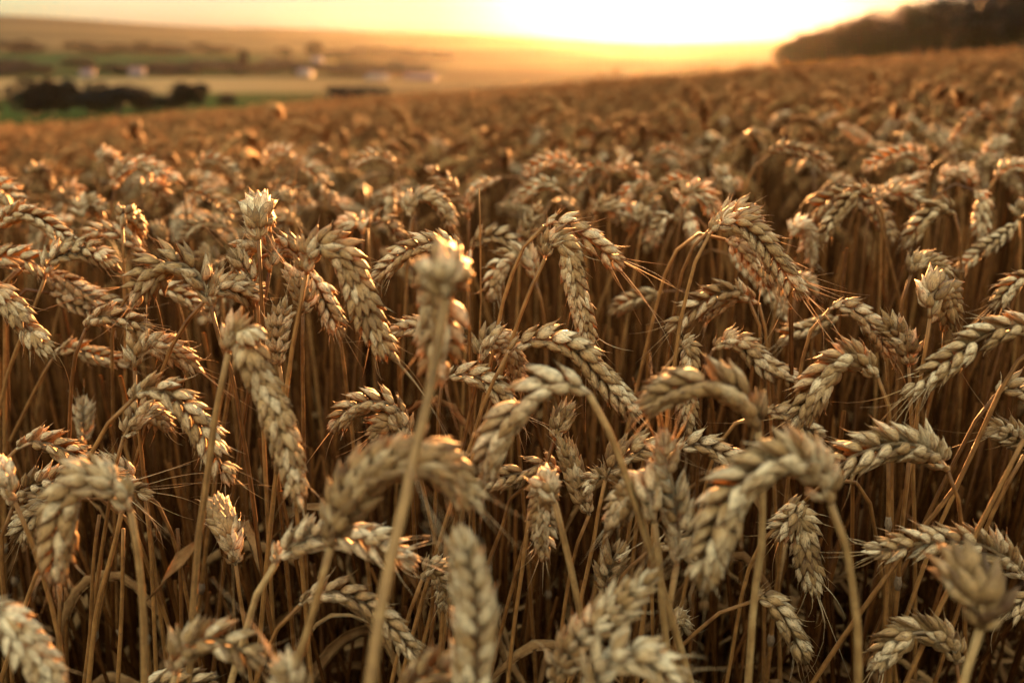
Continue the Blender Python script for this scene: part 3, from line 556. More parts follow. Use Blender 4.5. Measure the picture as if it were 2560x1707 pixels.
H('G', .49, 0, [], [(860,1640),(1000,1590),(1150,1570),(1320,1580),(1450,1620)], 'stalk whose spiky ear just clears the bottom edge, left of the pale low arch')
H('H', .355, 5, [], [(900,1900),(905,1700),(920,1500),(930,1250),(915,1000),(880,780),(835,560)], 'tall blurred stalk with a straight ear standing upright, lit orange along its right side', size=1.25, openness=.85, density=1.2, awns=1.5)
H('H', .37, 10, [], [(420,1680),(560,1530),(700,1470),(830,1530),(900,1620)], 'blurred stalk whose round back shows at the bottom edge under the straight upright ear')
H('H', .45, 90, [(1480,450),(1545,750),(1620,1100),(1645,1250)], [(1455,390,0),(1425,330,0),(1400,265,.6),(1385,300,2.4),(1375,450,3.2),(1385,600,3.7),(1390,750,4.1)], 'out-of-focus stalk with a yellow knobbed ear hanging dark behind it, below the centre', size=.98)
H('H', .52, 70, [(510,1100),(440,1350),(390,1560)], [(590,890,0),(605,840,0),(680,825,.8),(740,900,2),(740,1000,2.6),(735,1090,3)], 'stalk with a small folded ear against the straight upright blurred one', size=.85)
H('H', .42, 80, [(2115,600),(2140,800),(2160,1100),(2200,1450)], [(2105,520,0),(2090,420,0),(2050,290,.8),(1970,320,2.4),(1880,440,3),(1800,560,3.5)], 'out-of-focus stalk with a pale green knob catching orange light, lower right of centre', size=1.2)
H('H', .44, 0, [(2200,1100)], [(2250,800),(2270,600),(2240,350),(2190,130),(2160,-70)], 'out-of-focus stalk with an orange two-rowed ear standing upright behind the pale green knob', awns=2)
H('H', .52, 0, [(1740,1130)], [(1795,1010),(1800,880),(1840,760),(1900,650)], 'stalk with a leaning upright ear half hidden under the pale green knob')
H('H', .56, 0, [(1990,770),(1870,900),(1740,1120)], [(2085,690),(2170,655),(2260,665),(2340,710),(2420,780)], 'stalk whose curved stem carries an ear behind the large blurred drooping one')
H('H', .40, 90, [(1400,1650)], [(1440,1570),(1570,1340),(1720,1190),(1880,1060),(2020,940),(2130,840)], 'blurred stalk with a bristly brown ear slanting up right at the bottom', size=1.0, awns=2)
H('H', .365, 40, [], [(1690,1700),(1740,1480),(1870,1380),(2030,1400),(2180,1500),(2280,1620)], 'blurred stalk with a pale bulging ear below the bristly brown one', size=.95)
H('H', .55, 80, [(2245,1300),(2255,1560)], [(2240,1240,0),(2222,1160,0),(2260,1145,1.5),(2300,1240,3)], 'stalk with a tiny pale folded ear low beside a long straight blurred stem', size=.8)
H('H', .57, 0, [(1200,300),(1140,480),(1030,760)], [(1500,180),(1400,130),(1270,185),(1150,215),(1040,250),(910,280)], 'stalk with a neat plaited ear lying level behind the yellow knobbed one')
H('H', .56, 80, [(1640,520),(1590,700),(1530,1000),(1490,1290)], [(1680,470),(1640,350),(1590,220),(1540,80),(1480,-40)], 'stalk with a dark shaded ear leaning up left beside the yellow knobbed one')
H('H', .54, 20, [(1770,300),(1730,500),(1700,700),(1640,950),(1600,1200)], [(1785,240),(1840,130),(1930,60),(2050,30),(2160,70)], 'stalk with a shaded ear bent right above the pale green knob')
H('H', .545, 20, [], [(1820,250),(1760,215),(1700,240),(1650,330)], 'stalk with a stunted ear at the fork beside the pale green knob', size=.7)
H('I', .375, 5, [(1120,480),(1175,620),(1220,850),(1265,1200),(1270,1560)], [(1090,400),(1030,240),(930,130),(780,110),(620,180),(480,300),(390,450),(330,620),(285,780),(250,960)], 'large blurred stalk with a drooping ear dotted with golden glints, lower right', size=1.18, openness=.9, density=1.15, awns=.7)
H('I', .50, 0, [(1860,190),(1905,300),(1945,480),(1950,600)], [(1850,175),(1770,80),(1650,15),(1500,5),(1350,45),(1230,90),(1140,160),(1080,250)], 'sharp stalk with a broad-grained ear arching left from a purplish crook, lower right', size=1.15)
H('I', .495, 0, [(2400,940),(2440,1100)], [(2360,880),(2240,760),(2080,670),(1900,645),(1740,645),(1580,670),(1440,695),(1320,680)], 'sharp stalk with an ear lying flat and pointing left above the blurred yellow one', size=1.05, awns=1.2)
H('I', .355, 85, [(2060,1250),(2010,1350),(1960,1560)], [(2065,1215,0),(2085,1100,0),(2060,980,.4),(1990,870,1),(1920,770,1.6),(1850,740,2.4)], 'blurred stalk with a crumpled yellow ear leaning left near the right bottom corner', size=1.25)
H('I', .545, 90, [], [(780,500),(850,440),(905,540),(920,700),(950,850),(1000,1010)], 'stalk with a grey fishbone ear hanging behind the large blurred drooping one', awns=2, size=1.05)
H('I', .54, 30, [], [(920,380),(860,460),(790,540),(710,620)], 'stalk with a shrivelled ear lying above the grey fishbone one')
H('I', .55, 0, [(420,1070),(280,1180),(120,1320)], [(560,1040),(640,1010),(730,1070),(800,1170),(860,1290),(930,1440)], 'stalk with a neat small ear nodding right from a stem bowed up from lower left', awns=2)
H('I', .495, 15, [(1905,1500),(1930,1600)], [(1910,1440),(1890,1340),(1800,1265),(1680,1235),(1570,1265),(1480,1330),(1400,1410),(1360,1490)], 'stalk with a curled ear bent left near the bottom right, across a jointed stem', size=1.05, awns=1.5)
H('I', .57, 0, [], [(2440,960),(2350,1030),(2260,1090),(2200,1140)], 'stalk whose small ear peeps from behind the blurred yellow one at the right edge')
H('I', .58, 0, [], [(70,60),(150,15),(240,10),(340,50),(440,100),(550,150)], 'stalk with a thin plaited ear sloping right under the blurred golden arch')
H('F', .60, 60, [], [(2430,1620),(2300,1540),(2200,1500),(2110,1540)], 'stalk with a frayed ear at the right picture edge above the flat-lying one', awns=2)
# --- stalks seen as bare stems
def bare(tile, c, stem, label, **k): return H(tile, c, 0, stem, None, label, group='bare stems', **k)
bare('Q', .62, [(2045,455),(2055,700),(2060,1100),(2065,1560),(2050,1800)], 'lone thin bristle-like stem without an ear, rising at the centre', stem_r=.45, nodes=[])
bare('H', .54, [(1290,430),(1240,850),(1190,1180),(1150,1560)], 'bare pale stem with a frayed dark joint, below the centre', nodes=[.125])
bare('I', .52, [(1465,120),(1465,600),(1445,1150),(1430,1560)], 'bare stem with two dark joints standing straight, lower right', nodes=[.15,.02])
bare('I', .525, [(1600,120),(1560,500),(1530,900),(1500,1200)], 'bare stem with a torn sheath leaning behind the jointed straight one', nodes=[.06])
bare('I', .53, [(2352,80),(2200,350),(2080,620),(2000,850)], 'bare stem leaning steeply at the right picture edge above the flat-lying ear', nodes=[])
bare('I', .55, [(2040,0),(1900,320),(1790,560),(1700,800)], 'bare stem slanting down left beside the purplish crook')
bare('G', .55, [(650,470),(610,800),(580,1560)], 'bare straight stem right of the dark hanging ear, lower left')
bare('G', .53, [(800,420),(740,700),(640,1050),(580,1560)], 'bare stem leaning left across the lower left, broadest there', stem_r=1.15)
bare('G', .56, [(950,380),(985,700),(1000,1000),(1020,1500)], 'bare stem just right of the thick blurred stem, lower left')
bare('G', .55, [(805,560),(795,1100),(770,1560)], 'bare upright stem between the broad leaning one and the thick blurred one')
bare('G', .58, [(420,560),(395,1000),(385,1300)], 'bare stem in shade left of the bare straight one, lower left')
bare('G', .56, [(1160,560),(1180,900),(1190,1300)], 'bare shaded stem in the dark gap of the lower left')
bare('H', .55, [(745,640),(730,1000),(700,1450)], 'bare rusty-flecked stem left of the straight upright blurred ear', stem_r=1.2)
bare('H', .56, [(690,1000),(650,1250),(600,1500)], 'bare stem slanting behind the rusty-flecked one')
bare('F', .47, [(2352,1560),(2290,1700),(2200,1860)], 'bare stem low at the right picture edge')

# ------------------------------------------------------------------ stalks grown by rule (mid-field copies and the crop beyond)
def grown(seed, lod, sparse=False, tall=0.0):
    """an arched stalk standing at the origin; returns (stem path ground->neck, ear path)"""
    rs = np.random.default_rng(seed); h = CANOPY + tall + rs.normal(0, .02)
    th = R(rs.uniform(0, 6)); p = np.zeros(3); path = [p.copy()]; hd = 0.0
    erect = rs.random() < .08
    bend = R(rs.uniform(25, 45) if erect else rs.uniform(65, 105)); ear_l = rs.uniform(.072, .094); end = R(rs.uniform(50, 80) if erect else rs.uniform(125, 172))
    n = 20; ln = h * (1 if erect else .955)
    zt = ln - .10
    for i in range(10):
        p = p + np.array([math.sin(th), 0, math.cos(th)]) * zt / 10; path.append(p.copy())
    k = 8
    for i in range(k):
        a = th + (bend - th) * ((i + 1) / k) ** 1.6; p = p + np.array([math.sin(a), 0, math.cos(a)]) * .10 / k; path.append(p.copy())
    ear = [p.copy()]; side = rs.normal(0, .25)
    for i in range(7):
        a = bend + (end - bend) * ((i + .7) / 7) ** .8; d = np.array([math.sin(a) * math.cos(side * i / 7), math.sin(a) * math.sin(side * i / 7), math.cos(a)])
        p = p + d * ear_l / 7; ear.append(p.copy())
    top = max(q[2] for q in path + ear); dz = h - top
    for q in path[1:] + ear: q[2] += dz
    return path, ear, rs

M_SHADE = straw_material('crop_straw', (0.012, 0.004, 0.0008), (0.050, 0.018, 0.004), (0.18, 0.08, 0.02), 0.05, 0.8, vein=60, speck=0.3, spec=.04)  # crop stems: understory shade painted in as a darker straw colour
def grown_mesh(name, seed, lod, count=1, spread=0.0, tall=0.0, material=None, step=.02):
    mb = MB(); r0 = np.random.default_rng(seed)
    for c in range(count):
        path, ear, rs = grown(seed * 37 + c, lod, tall=tall)
        a = r0.uniform(0, 6.283) if count > 1 else 0; off = np.array([*(r0.uniform(-spread, spread, 2)), r0.normal(0, .025) if count > 1 else 0])
        Rm = np.array([[math.cos(a), -math.sin(a), 0], [math.sin(a), math.cos(a), 0], [0, 0, 1]])
        path = [Rm @ q + off for q in path]; ear = [Rm @ q + off for q in ear]
        P, t = smooth_path(path, .05 if lod == 0 else .03); Q, et = smooth_path(ear, .012)
        if lod == 0: P = P[int(len(P) * .55):]
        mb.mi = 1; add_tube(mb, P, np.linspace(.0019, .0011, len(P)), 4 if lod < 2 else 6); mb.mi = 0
        core, _ = ear_meshes(Q, et, nrm(rs.normal(size=3)), lod, rs, False, 1.12, 1.0, 0.0)
        base = mb.n
        for v, uv in zip(core.v, core.uv): mb.v.append(v); mb.uv.append(uv); mb.n += len(v)
        for f in core.f4: mb.f4.append(f + base); mb.m4.append(np.zeros(len(f)))
        for f in core.f3: mb.f3.append(f + base); mb.m3.append(np.zeros(len(f)))
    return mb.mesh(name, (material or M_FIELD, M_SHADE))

# --- individually standing copies of the blurred crowd behind the traced stalks
VAR = []
for i in range(14):
    path, ear, rs = grown(900 + i, 1)
    P, t = smooth_path(path, .025); Q, et = smooth_path(ear, .008)
    mb = MB(); add_tube(mb, P, np.linspace(.0019, .0011, len(P)), 6); ms = mb.mesh('stem', M_STEM)
    core, _ = ear_meshes(Q, et, nrm(rs.normal(size=3)), 1, rs, False, 1.15, 1.0, 0.0)
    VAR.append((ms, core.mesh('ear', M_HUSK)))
def screen(p):
    q = np.array(p) - np.array([0, 0, CAMZ]); dep = q[1] * cp - q[2] * sp_
    return 1280 + FPX * q[0] / dep, 853.5 - FPX * (q[1] * sp_ + q[2] * cp) / dep
n_mid = 300 - len(STALKS)
spots = []; tries = 0
while len(spots) < n_mid and tries < 60000:
    tries += 1; y = 0.95 + 1.35 * rng.random() ** .8; x = rng.uniform(-.56, .56) * y
    if any((x - a) ** 2 + (y - b) ** 2 < .045 ** 2 for a, b in spots): continue
    spots.append((x, y))
spots.sort(key=lambda p: p[1])
bands = [(1.25, 'close behind the sharp ears'), (1.6, 'amid the blurred crowd'), (9, 'at the rear of the blurred crowd')]
buckets = {}
def third(u): return 'left third' if u < 853 else ('middle third' if u < 1707 else 'right third')
for i, (x, y) in enumerate(spots):
    ms, me_ = VAR[i % len(VAR)]; sc_ = float(rng.uniform(.97, 1.025)) ; g = float(ground(x, y)); az = float(rng.uniform(0, 6.283))
    root = bpy.data.objects.new('wheat_stalk', None); COL.objects.link(root); root.empty_display_size = .02
    root.location = (x, y, g - .005); root.rotation_euler = (float(rng.normal(0, .03)), float(rng.normal(0, .03)), az); root.scale = (sc_,) * 3
    bd = [t for lim, t in bands if y < lim][0]; u, v = screen((x, y, g + CANOPY)); cdir = math.cos(az)
    lean = 'nodding right' if cdir > .5 else ('nodding left' if cdir < -.5 else ('nodding forward' if math.sin(az) < 0 else 'nodding away'))
    buckets.setdefault(f'blurred stalk {lean} {bd}, {third(u)}', []).append((u, root))
    for nm, mm in (('stem', ms), ('ear', me_)):
        o = bpy.data.objects.new(nm, mm); COL.objects.link(o); o.parent = root
    STALKS.append((root, None))

ORD = 'first second third fourth fifth sixth seventh eighth ninth tenth eleventh twelfth'.split()
for txt, mem in buckets.items():
    mem.sort(key=lambda q: q[0])
    for k, (u, root) in enumerate(mem):
        tag(root, txt + (f', {ORD[k]} from left' if len(mem) > 1 and k < 12 else ''), 'wheat stalk', 'blurred stalks behind the sharp ears')
# ------------------------------------------------------------------ the crop beyond, as one object per band of distance (nobody could count it)
hidden = bpy.data.collections.new('crop_sources')                     # not linked to the scene: only the scatter uses it
def source(meshes, cname):
    c = bpy.data.collections.new(cname)
    for i, me in enumerate(meshes):
        o = bpy.data.objects.new(f'{cname}_{i:02d}', me); c.objects.link(o)
    return c
def scatter(name, label, pts, rots, scales, idx, coll):
    me = bpy.data.meshes.new(name); n = len(pts); me.vertices.add(n); me.vertices.foreach_set('co', np.asarray(pts, np.float32).ravel())
    a = me.attributes.new('rot', 'FLOAT_VECTOR', 'POINT'); a.data.foreach_set('vector', np.asarray(rots, np.float32).ravel())
    a = me.attributes.new('siz', 'FLOAT', 'POINT'); a.data.foreach_set('value', np.asarray(scales, np.float32))
    a = me.attributes.new('idx', 'INT', 'POINT'); a.data.foreach_set('value', np.asarray(idx, np.int32))
    o = link(name, me)
    ng = bpy.data.node_groups.new(name, 'GeometryNodeTree')
    ng.interface.new_socket('Geometry', in_out='INPUT', socket_type='NodeSocketGeometry'); ng.interface.new_socket('Geometry', in_out='OUTPUT', socket_type='NodeSocketGeometry')
    N, L = ng.nodes, ng.links
    gi = N.new('NodeGroupInput'); go = N.new('NodeGroupOutput'); ip = N.new('GeometryNodeInstanceOnPoints'); ci = N.new('GeometryNodeCollectionInfo')
    ci.inputs['Collection'].default_value = coll; ci.inputs['Separate Children'].default_value = True; ci.inputs['Reset Children'].default_value = True
    def attr(nm, dt):
        q = N.new('GeometryNodeInputNamedAttribute'); q.data_type = dt; q.inputs[0].default_value = nm; return q.outputs[0]
    L.new(gi.outputs[0], ip.inputs['Points']); L.new(ci.outputs[0], ip.inputs['Instance']); ip.inputs['Pick Instance'].default_value = True
    L.new(attr('idx', 'INT'), ip.inputs['Instance Index']); L.new(attr('rot', 'FLOAT_VECTOR'), ip.inputs['Rotation']); L.new(attr('siz', 'FLOAT'), ip.inputs['Scale'])
    L.new(ip.outputs[0], go.inputs[0])
    md = o.modifiers.new('scatter', 'NODES'); md.node_group = ng
    tag(o, label, 'wheat crop', None, 'stuff'); return o

near_src = source([grown_mesh('crop', 300 + i, 1) for i in range(14)], 'crop_near')
mid_src = source([grown_mesh('crop', 400 + i, 0, count=6, spread=.09) for i in range(10)], 'crop_mid')
far_src = source([grown_mesh('crop', 500 + i, 0, count=40, spread=.36) for i in range(6)], 'crop_far')
def batch(x, y, coll_n, up=0.0, scj=.05):
    n = len(x); z = ground(x, y) + up - .005
    rots = np.stack([rng.normal(0, .05, n), rng.normal(0, .05, n), rng.uniform(0, 6.283, n)], 1)
    return np.stack([x, y, z], 1), rots, np.clip(rng.normal(.975, .038, n), .84, 1.07), rng.integers(0, coll_n, n)
def in_view(x, y, m=.0): return (np.abs(x) < .56 * y + m) & (y > 0)
# single stalks, 1.5 to 7 m in front, and a margin round the camera outside the picture
n = 30000; y = rng.uniform(1.5, 9, n * 2); x = rng.uniform(-7.4, 7.4, n * 2); k = np.abs(x) < .75 * y + .6; x, y = x[k][:21000], y[k][:21000]
n2 = 11000; yo = rng.uniform(-4.5, 1.9, n2); xo = rng.uniform(-3.5, 3.5, n2)
ko = (np.abs(xo) > .56 * np.maximum(yo, 0) + np.where(yo > .9, .14, .27)) & (xo ** 2 + yo ** 2 > .3 ** 2) & (yo < 1.9); xo, yo = xo[ko], yo[ko]
kn = ((yo > -.05) | (np.hypot(xo, yo) > .5)); xo, yo = xo[kn], yo[kn]
x = np.concatenate([x, xo]); y = np.concatenate([y, yo])
b1 = batch(x, y, 14); b1[2][:] *= 1 + .05 * np.sin(x * 2.1 + 1.3 * np.sin(y * 1.7)) * np.sin(y * 2.6 + x) * (y > 1.9)
# short tillers just under the lower frame edge: they shade the feet of the nearest stalks
n3 = 260; xs = rng.uniform(-.55, .55, n3); ys = rng.uniform(-.5, .26, n3); b2 = batch(xs, ys, 14)
b2[2][:] = np.clip((CAMZ - .05 - .80 * np.maximum(ys, 0) - .06 - ground(xs, ys)) / 1.02 * .98, .5, .93) - rng.uniform(0, .1, n3)
k2 = (ys > .02) | (np.abs(xs) > .12) | (b2[2] < .86); b2 = tuple(q[k2] for q in b2)
b1 = tuple(np.concatenate([p, q]) for p, q in zip(b1, b2))
scatter('wheat_crop', 'dense golden wheat standing behind the countable stalks', *b1, near_src)
n = 42000; y = 8.5 + 15 * rng.random(n) ** .8; x = rng.uniform(-1, 1, n) * (.75 * y + .5)
b1 = batch(x, y, 10); b1[2][:] *= 1 + .055 * np.sin(x * 1.3 + 1.3 * np.sin(y * 1.1)) * np.sin(y * 1.4 + x * .6) + rng.normal(0, .025, n)
scatter('wheat_crop', 'wheat crop farther out, blurred into a rusty-gold nap', *b1, mid_src)
n = 16000; y = 20 + 70 * rng.random(n) ** .75; x = rng.uniform(-1, 1, n) * (.75 * y)
scatter('wheat_crop', 'far wheat crop reaching the edge of the tilted field', *batch(x, y, 6, .0), far_src)

# low straw between the traced stalks: stems without ears in view, and dry leaves
def straw_mesh(seed):
    rs = np.random.default_rng(seed); mb = MB(); th = R(abs(rs.normal(0, 7)))
    L_ = rs.uniform(.72, .84); n = 9; cur = rs.normal(0, .03)
    P = np.array([[math.sin(th) * L_ * t + cur * t * t, .02 * math.sin(3 * t) * rs.normal(), math.cos(th) * L_ * t] for t in np.linspace(0, 1, n)])
    add_tube(mb, P, np.linspace(.0021, .0013, n) * rs.uniform(.85, 1.15), 6)
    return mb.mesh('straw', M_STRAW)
def leaf_mesh(seed):
    rs = np.random.default_rng(seed); mb = MB(); z = rs.uniform(.25, .6); a = rs.uniform(.05, .16); dr = rs.uniform(-.12, .08)
    leaf_blade(mb, [(0, 0, z), (a * .5, .01, z + .035), (a, .0, z + .02 + dr * .3), (a * 1.4, .02, z + dr)], rs.uniform(.0020, .0048), rs, 4)
    return mb.mesh('dry_leaf', M_LEAF)
straw_src = source([straw_mesh(i) for i in range(10)], 'straw_pieces'); leaf_src = source([leaf_mesh(40 + i) for i in range(10)], 'leaf_pieces')
n = 5000; y = .60 + 1.5 * rng.random(n) ** .8; x = rng.uniform(-1, 1, n) * (.62 * y)
p_, r_, s_, i_ = batch(x, y, 10); s_ = np.clip(rng.normal(1.0, .07, n), .8, 1.12)
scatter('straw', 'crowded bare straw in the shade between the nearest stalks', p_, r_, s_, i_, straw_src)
n = 1900; y = .42 + 1.3 * rng.random(n) ** .8; x = rng.uniform(-1, 1, n) * (.62 * y)
p_, r_, s_, i_ = batch(x, y, 10); s_[:] = rng.uniform(.8, 1.15, n)
scatter('dry_leaves', 'thin dry leaves and wisps hanging among the shaded straw', p_, r_, s_, i_, leaf_src)

# ------------------------------------------------------------------ soil under the crop, field beyond, valley and hills in one sheet
RT = {  # by picture column: (distance, elevation of the land in picture rows of the photo, None = under the crop)
 0:    [(130, 320), (300, 330), (480, 292), (560, 270), (700, 238), (950, 212), (1150, 193), (1500, 176), (2200, 150), (2700, 135), (3200, 118), (4000, 98), (5000, 75), (6500, 46), (9000, 60)],
 640:  [(150, 265), (300, 280), (480, 255), (560, 246), (700, 226), (950, 206), (1150, 190), (1500, 176), (2200, 152), (2700, 139), (3200, 124), (4000, 108), (5000, 93), (6500, 74), (9000, 85)],
 1100: [(170, 226), (300, 250), (480, 240), (560, 231), (700, 220), (950, 206), (1150, 196), (1500, 184), (2200, 163), (2700, 150), (3200, 137), (4000, 120), (5000, 103), (6500, 86), (9000, 95)],
 1640: [(190, 196), (300, 210), (480, 215), (700, 205), (950, 195), (1500, 178), (2200, 160), (3200, 140), (4000, 127), (5000, 117), (6500, 108), (9000, 112)],
 1950: [(230, 163), (400, 175), (700, 180), (1500, 160), (2200, 148), (3200, 132), (5000, 112), (6500, 103), (9000, 108)],
 2560: [(260, 112), (420, 110), (700, 112), (1500, 115), (2200, 116), (3200, 114), (5000, 108), (6500, 104), (9000, 108)]}
cols = sorted(RT); EDGE = {c: RT[c][0][0] for c in cols}
def land_z(az_t, r):
    """az_t = x/y slope of the bearing, r = forward distance"""
    px = 1280 + FPX * az_t / (1.0) * (1 / math.sqrt(1.0)) ; px = np.clip(px, 0, 2560)
    def col(c, r):
        T = RT[c]; rr = [q[0] for q in T]; e = [(110 - q[1]) / FPX * 1.04 for q in T]
        el = np.interp(r, rr, e); return CAMZ + r * el
    for a, b in zip(cols[:-1], cols[1:]):
        if a <= px <= b: break
    t = (px - a) / (b - a); t = t * t * (3 - 2 * t) if True else t
    return col(a, r) * (1 - t) + col(b, r) * t
def edge_r(az_t):
    px = np.clip(1280 + FPX * az_t, 0, 2560); return float(np.interp(px, cols, [EDGE[c] for c in cols]))
ths = np.tan(np.radians(np.linspace(-52, 52, 209)))
rads = np.concatenate([[-4, -1, 0, .5, 1, 1.5, 2, 3, 4, 6, 8, 11, 15, 20, 28, 38, 50, 65, 80, 100, 120], np.geomspace(135, 9000, 90)])
gv = []; rnd = np.random.default_rng(3)
for r in rads:
    for t in ths:
        if r <= 0.5: x, y = t * 3.0, r
        else: x, y = t * (r + max(0, 3 - r)), r
        zf = float(ground(x, y))
        if r > 50:
            er = edge_r(t); zl = land_z(t, r) if r > er else land_z(t, er) * 0 + zf
            zc = float(plane(x, y)) - DIP
            if r <= er: z = zc
            else:
                k = min(1, (r - er) / 60.0); z = (zc + 0) * (1 - k) + zl * k
        else: z = zf
        gv.append((x, y, z))
gv = np.array(gv); nr_, nt_ = len(rads), len(ths)
i, j = np.meshgrid(np.arange(nr_ - 1), np.arange(nt_ - 1), indexing='ij')
gf = np.stack([i * nt_ + j, i * nt_ + j + 1, (i + 1) * nt_ + j + 1, (i + 1) * nt_ + j], -1).reshape(-1, 4)
mb = MB(); mb.add(gv, gf, None, np.stack([np.repeat(rads, nt_) / 1000, np.tile(ths, nr_)], 1))
M, N, L = mat('land')
out = N.new('ShaderNodeOutputMaterial'); p = N.new('ShaderNodeBsdfDiffuse')
uvn = N.new('ShaderNodeUVMap'); sp2 = N.new('ShaderNodeSeparateXYZ'); L.new(uvn.outputs[0], sp2.inputs[0])
tc = N.new('ShaderNodeTexCoord'); nz = N.new('ShaderNodeTexNoise'); nz.inputs['Scale'].default_value = .004; nz.inputs['Detail'].default_value = 3; L.new(tc.outputs['Object'], nz.inputs['Vector'])
# crops by distance in km: soil, stubble, meadow, stubble, village ground, meadow, stubble hills
rp = N.new('ShaderNodeValToRGB'); cr = rp.color_ramp; cr.interpolation = 'LINEAR'
jit = N.new('ShaderNodeMath'); jit.operation = 'MULTIPLY_ADD'; L.new(nz.outputs['Fac'], jit.inputs[0]); jit.inputs[1].default_value = .02; 
sc9 = N.new('ShaderNodeMath'); sc9.operation = 'MULTIPLY'; sc9.inputs[1].default_value = 1 / 7.0; L.new(sp2.outputs[0], sc9.inputs[0]); L.new(sc9.outputs[0], jit.inputs[2])
stops = [(0, (.03, .018, .01)), (.40, (.03, .018, .01)), (.42, (.020, .028, .008)), (.74, (.020, .028, .008)), (.80, (.120, .085, .038)), (1.22, (.120, .085, .038)), (1.30, (.020, .022, .008)), (1.80, (.022, .026, .010)),
         (1.88, (.014, .028, .010)), (2.75, (.014, .028, .010)), (2.95, (.05, .034, .015)), (3.9, (.070, .050, .024)), (4.2, (.040, .030, .015)), (5.0, (.066, .046, .022)), (6.2, (.036, .026, .014))]
cr.elements[0].position = 0; cr.elements[0].color = (*stops[0][1], 1); cr.elements[1].position = 1; cr.elements[1].color = (.2, .15, .1, 1)
for s_, c_ in stops[1:]:
    e = cr.elements.new(min(.999, (s_ / 7.0) + .01)); e.color = (*c_, 1)
L.new(jit.outputs[0], rp.inputs[0])
# the meadows belong to the left of the valley, the right is all stubble
mr = N.new('ShaderNodeMapRange'); L.new(sp2.outputs[1], mr.inputs[0]); mr.inputs[1].default_value = -.30; mr.inputs[2].default_value = -.05
gate = N.new('ShaderNodeMath'); gate.operation = 'GREATER_THAN'; gate.inputs[1].default_value = .40; L.new(sp2.outputs[0], gate.inputs[0])
mg = N.new('ShaderNodeMath'); mg.operation = 'MULTIPLY'; L.new(mr.outputs[0], mg.inputs[0]); L.new(gate.outputs[0], mg.inputs[1])
mxr = N.new('ShaderNodeMixRGB'); L.new(mg.outputs[0], mxr.inputs[0]); L.new(rp.outputs[0], mxr.inputs[1])
n2 = N.new('ShaderNodeTexNoise'); n2.inputs['Scale'].default_value = .0016; n2.inputs['Detail'].default_value = 2; L.new(tc.outputs['Object'], n2.inputs['Vector'])
r2 = N.new('ShaderNodeValToRGB'); r2.color_ramp.elements[0].color = (.05, .030, .012, 1); r2.color_ramp.elements[0].position = .4; r2.color_ramp.elements[1].color = (.10, .065, .028, 1); r2.color_ramp.elements[1].position = .6
L.new(n2.outputs['Fac'], r2.inputs[0]); L.new(r2.outputs[0], mxr.inputs[2]); L.new(mxr.outputs[0], p.inputs['Color']); L.new(p.outputs[0], out.inputs[0])
go_ = link('ground', mb.mesh('ground', M)); tag(go_, 'soil under the crop and the patchwork valley rising to far hills', None, None, 'structure')

# ripe crop seen from afar: the closed canopy of the same field from 60 m out to its edge
mb = MB(); fr = np.concatenate([np.linspace(60, 130, 8), np.geomspace(140, 900, 26)]); ft = np.tan(np.radians(np.linspace(-52, 52, 261))); cv = []
for r in fr:
    for t in ft:
        er = edge_r(t) + 14
        if t > .29: er = 900
        rr_ = min(r, er); x = t * rr_
        if rr_ > 50 and t > .262:      # right of the forest corner the crop stops at the trees
            rr_ = min(rr_, np.interp(t, [.262, .52, 1.3], [830, 235, 120]) + 20); x = t * rr_
        z = float(plane(x, rr_)) - DIP + CANOPY - .09 if rr_ < 1e9 else 0
        if r > er: z -= min(1.3, (r - er) * .05)
        cv.append((x, rr_ + (0.3 if r > rr_ else 0), z))
cv = np.array(cv); a_, b_ = len(fr), len(ft); i, j = np.meshgrid(np.arange(a_ - 1), np.arange(b_ - 1), indexing='ij')
mb.add(cv, np.stack([i * b_ + j, i * b_ + j + 1, (i + 1) * b_ + j + 1, (i + 1) * b_ + j], -1).reshape(-1, 4))
M2, N, L = mat('far_crop'); out = N.new('ShaderNodeOutputMaterial'); p = N.new('ShaderNodeBsdfDiffuse')
tc = N.new('ShaderNodeTexCoord'); nz = N.new('ShaderNodeTexNoise'); nz.inputs['Scale'].default_value = 1.6; nz.inputs['Detail'].default_value = 6; L.new(tc.outputs['Object'], nz.inputs['Vector'])
r2 = N.new('ShaderNodeValToRGB'); r2.color_ramp.elements[0].color = (.05, .02, .006, 1); r2.color_ramp.elements[0].position = .35; r2.color_ramp.elements[1].color = (.32, .175, .06, 1); r2.color_ramp.elements[1].position = .65
L.new(nz.outputs['Fac'], r2.inputs[0]); L.new(r2.outputs[0], p.inputs['Color'])
bp = N.new('ShaderNodeBump'); bp.inputs['Distance'].default_value = .25; L.new(nz.outputs['Fac'], bp.inputs['Height']); L.new(bp.outputs[0], p.inputs['Normal']); L.new(p.outputs[0], out.inputs[0])
o = link('field', mb.mesh('field', M2)); tag(o, 'closed golden canopy of the same wheat field stretching to its edge', None, None, 'structure')

# ------------------------------------------------------------------ trees, bushes, village
def foliage_material(name, c0, c1):
    m, N, L = mat(name); out = N.new('ShaderNodeOutputMaterial'); mx = N.new('ShaderNodeMixShader'); mx.inputs[0].default_value = .06
    d = N.new('ShaderNodeBsdfPrincipled'); d.inputs['Roughness'].default_value = .8; d.inputs['Specular IOR Level'].default_value = .1; t = N.new('ShaderNodeBsdfTranslucent')
    g = N.new('ShaderNodeNewGeometry'); r = N.new('ShaderNodeValToRGB'); r.color_ramp.elements[0].color = (*c0, 1); r.color_ramp.elements[1].color = (*c1, 1)
    L.new(g.outputs['Random Per Island'], r.inputs[0]); L.new(r.outputs[0], d.inputs['Base Color']); L.new(r.outputs[0], t.inputs['Color'])
    L.new(d.outputs[0], mx.inputs[1]); L.new(t.outputs[0], mx.inputs[2]); L.new(mx.outputs[0], out.inputs[0]); return m
M_TREE = foliage_material('foliage', (.002, .002, .001), (.007, .006, .003))
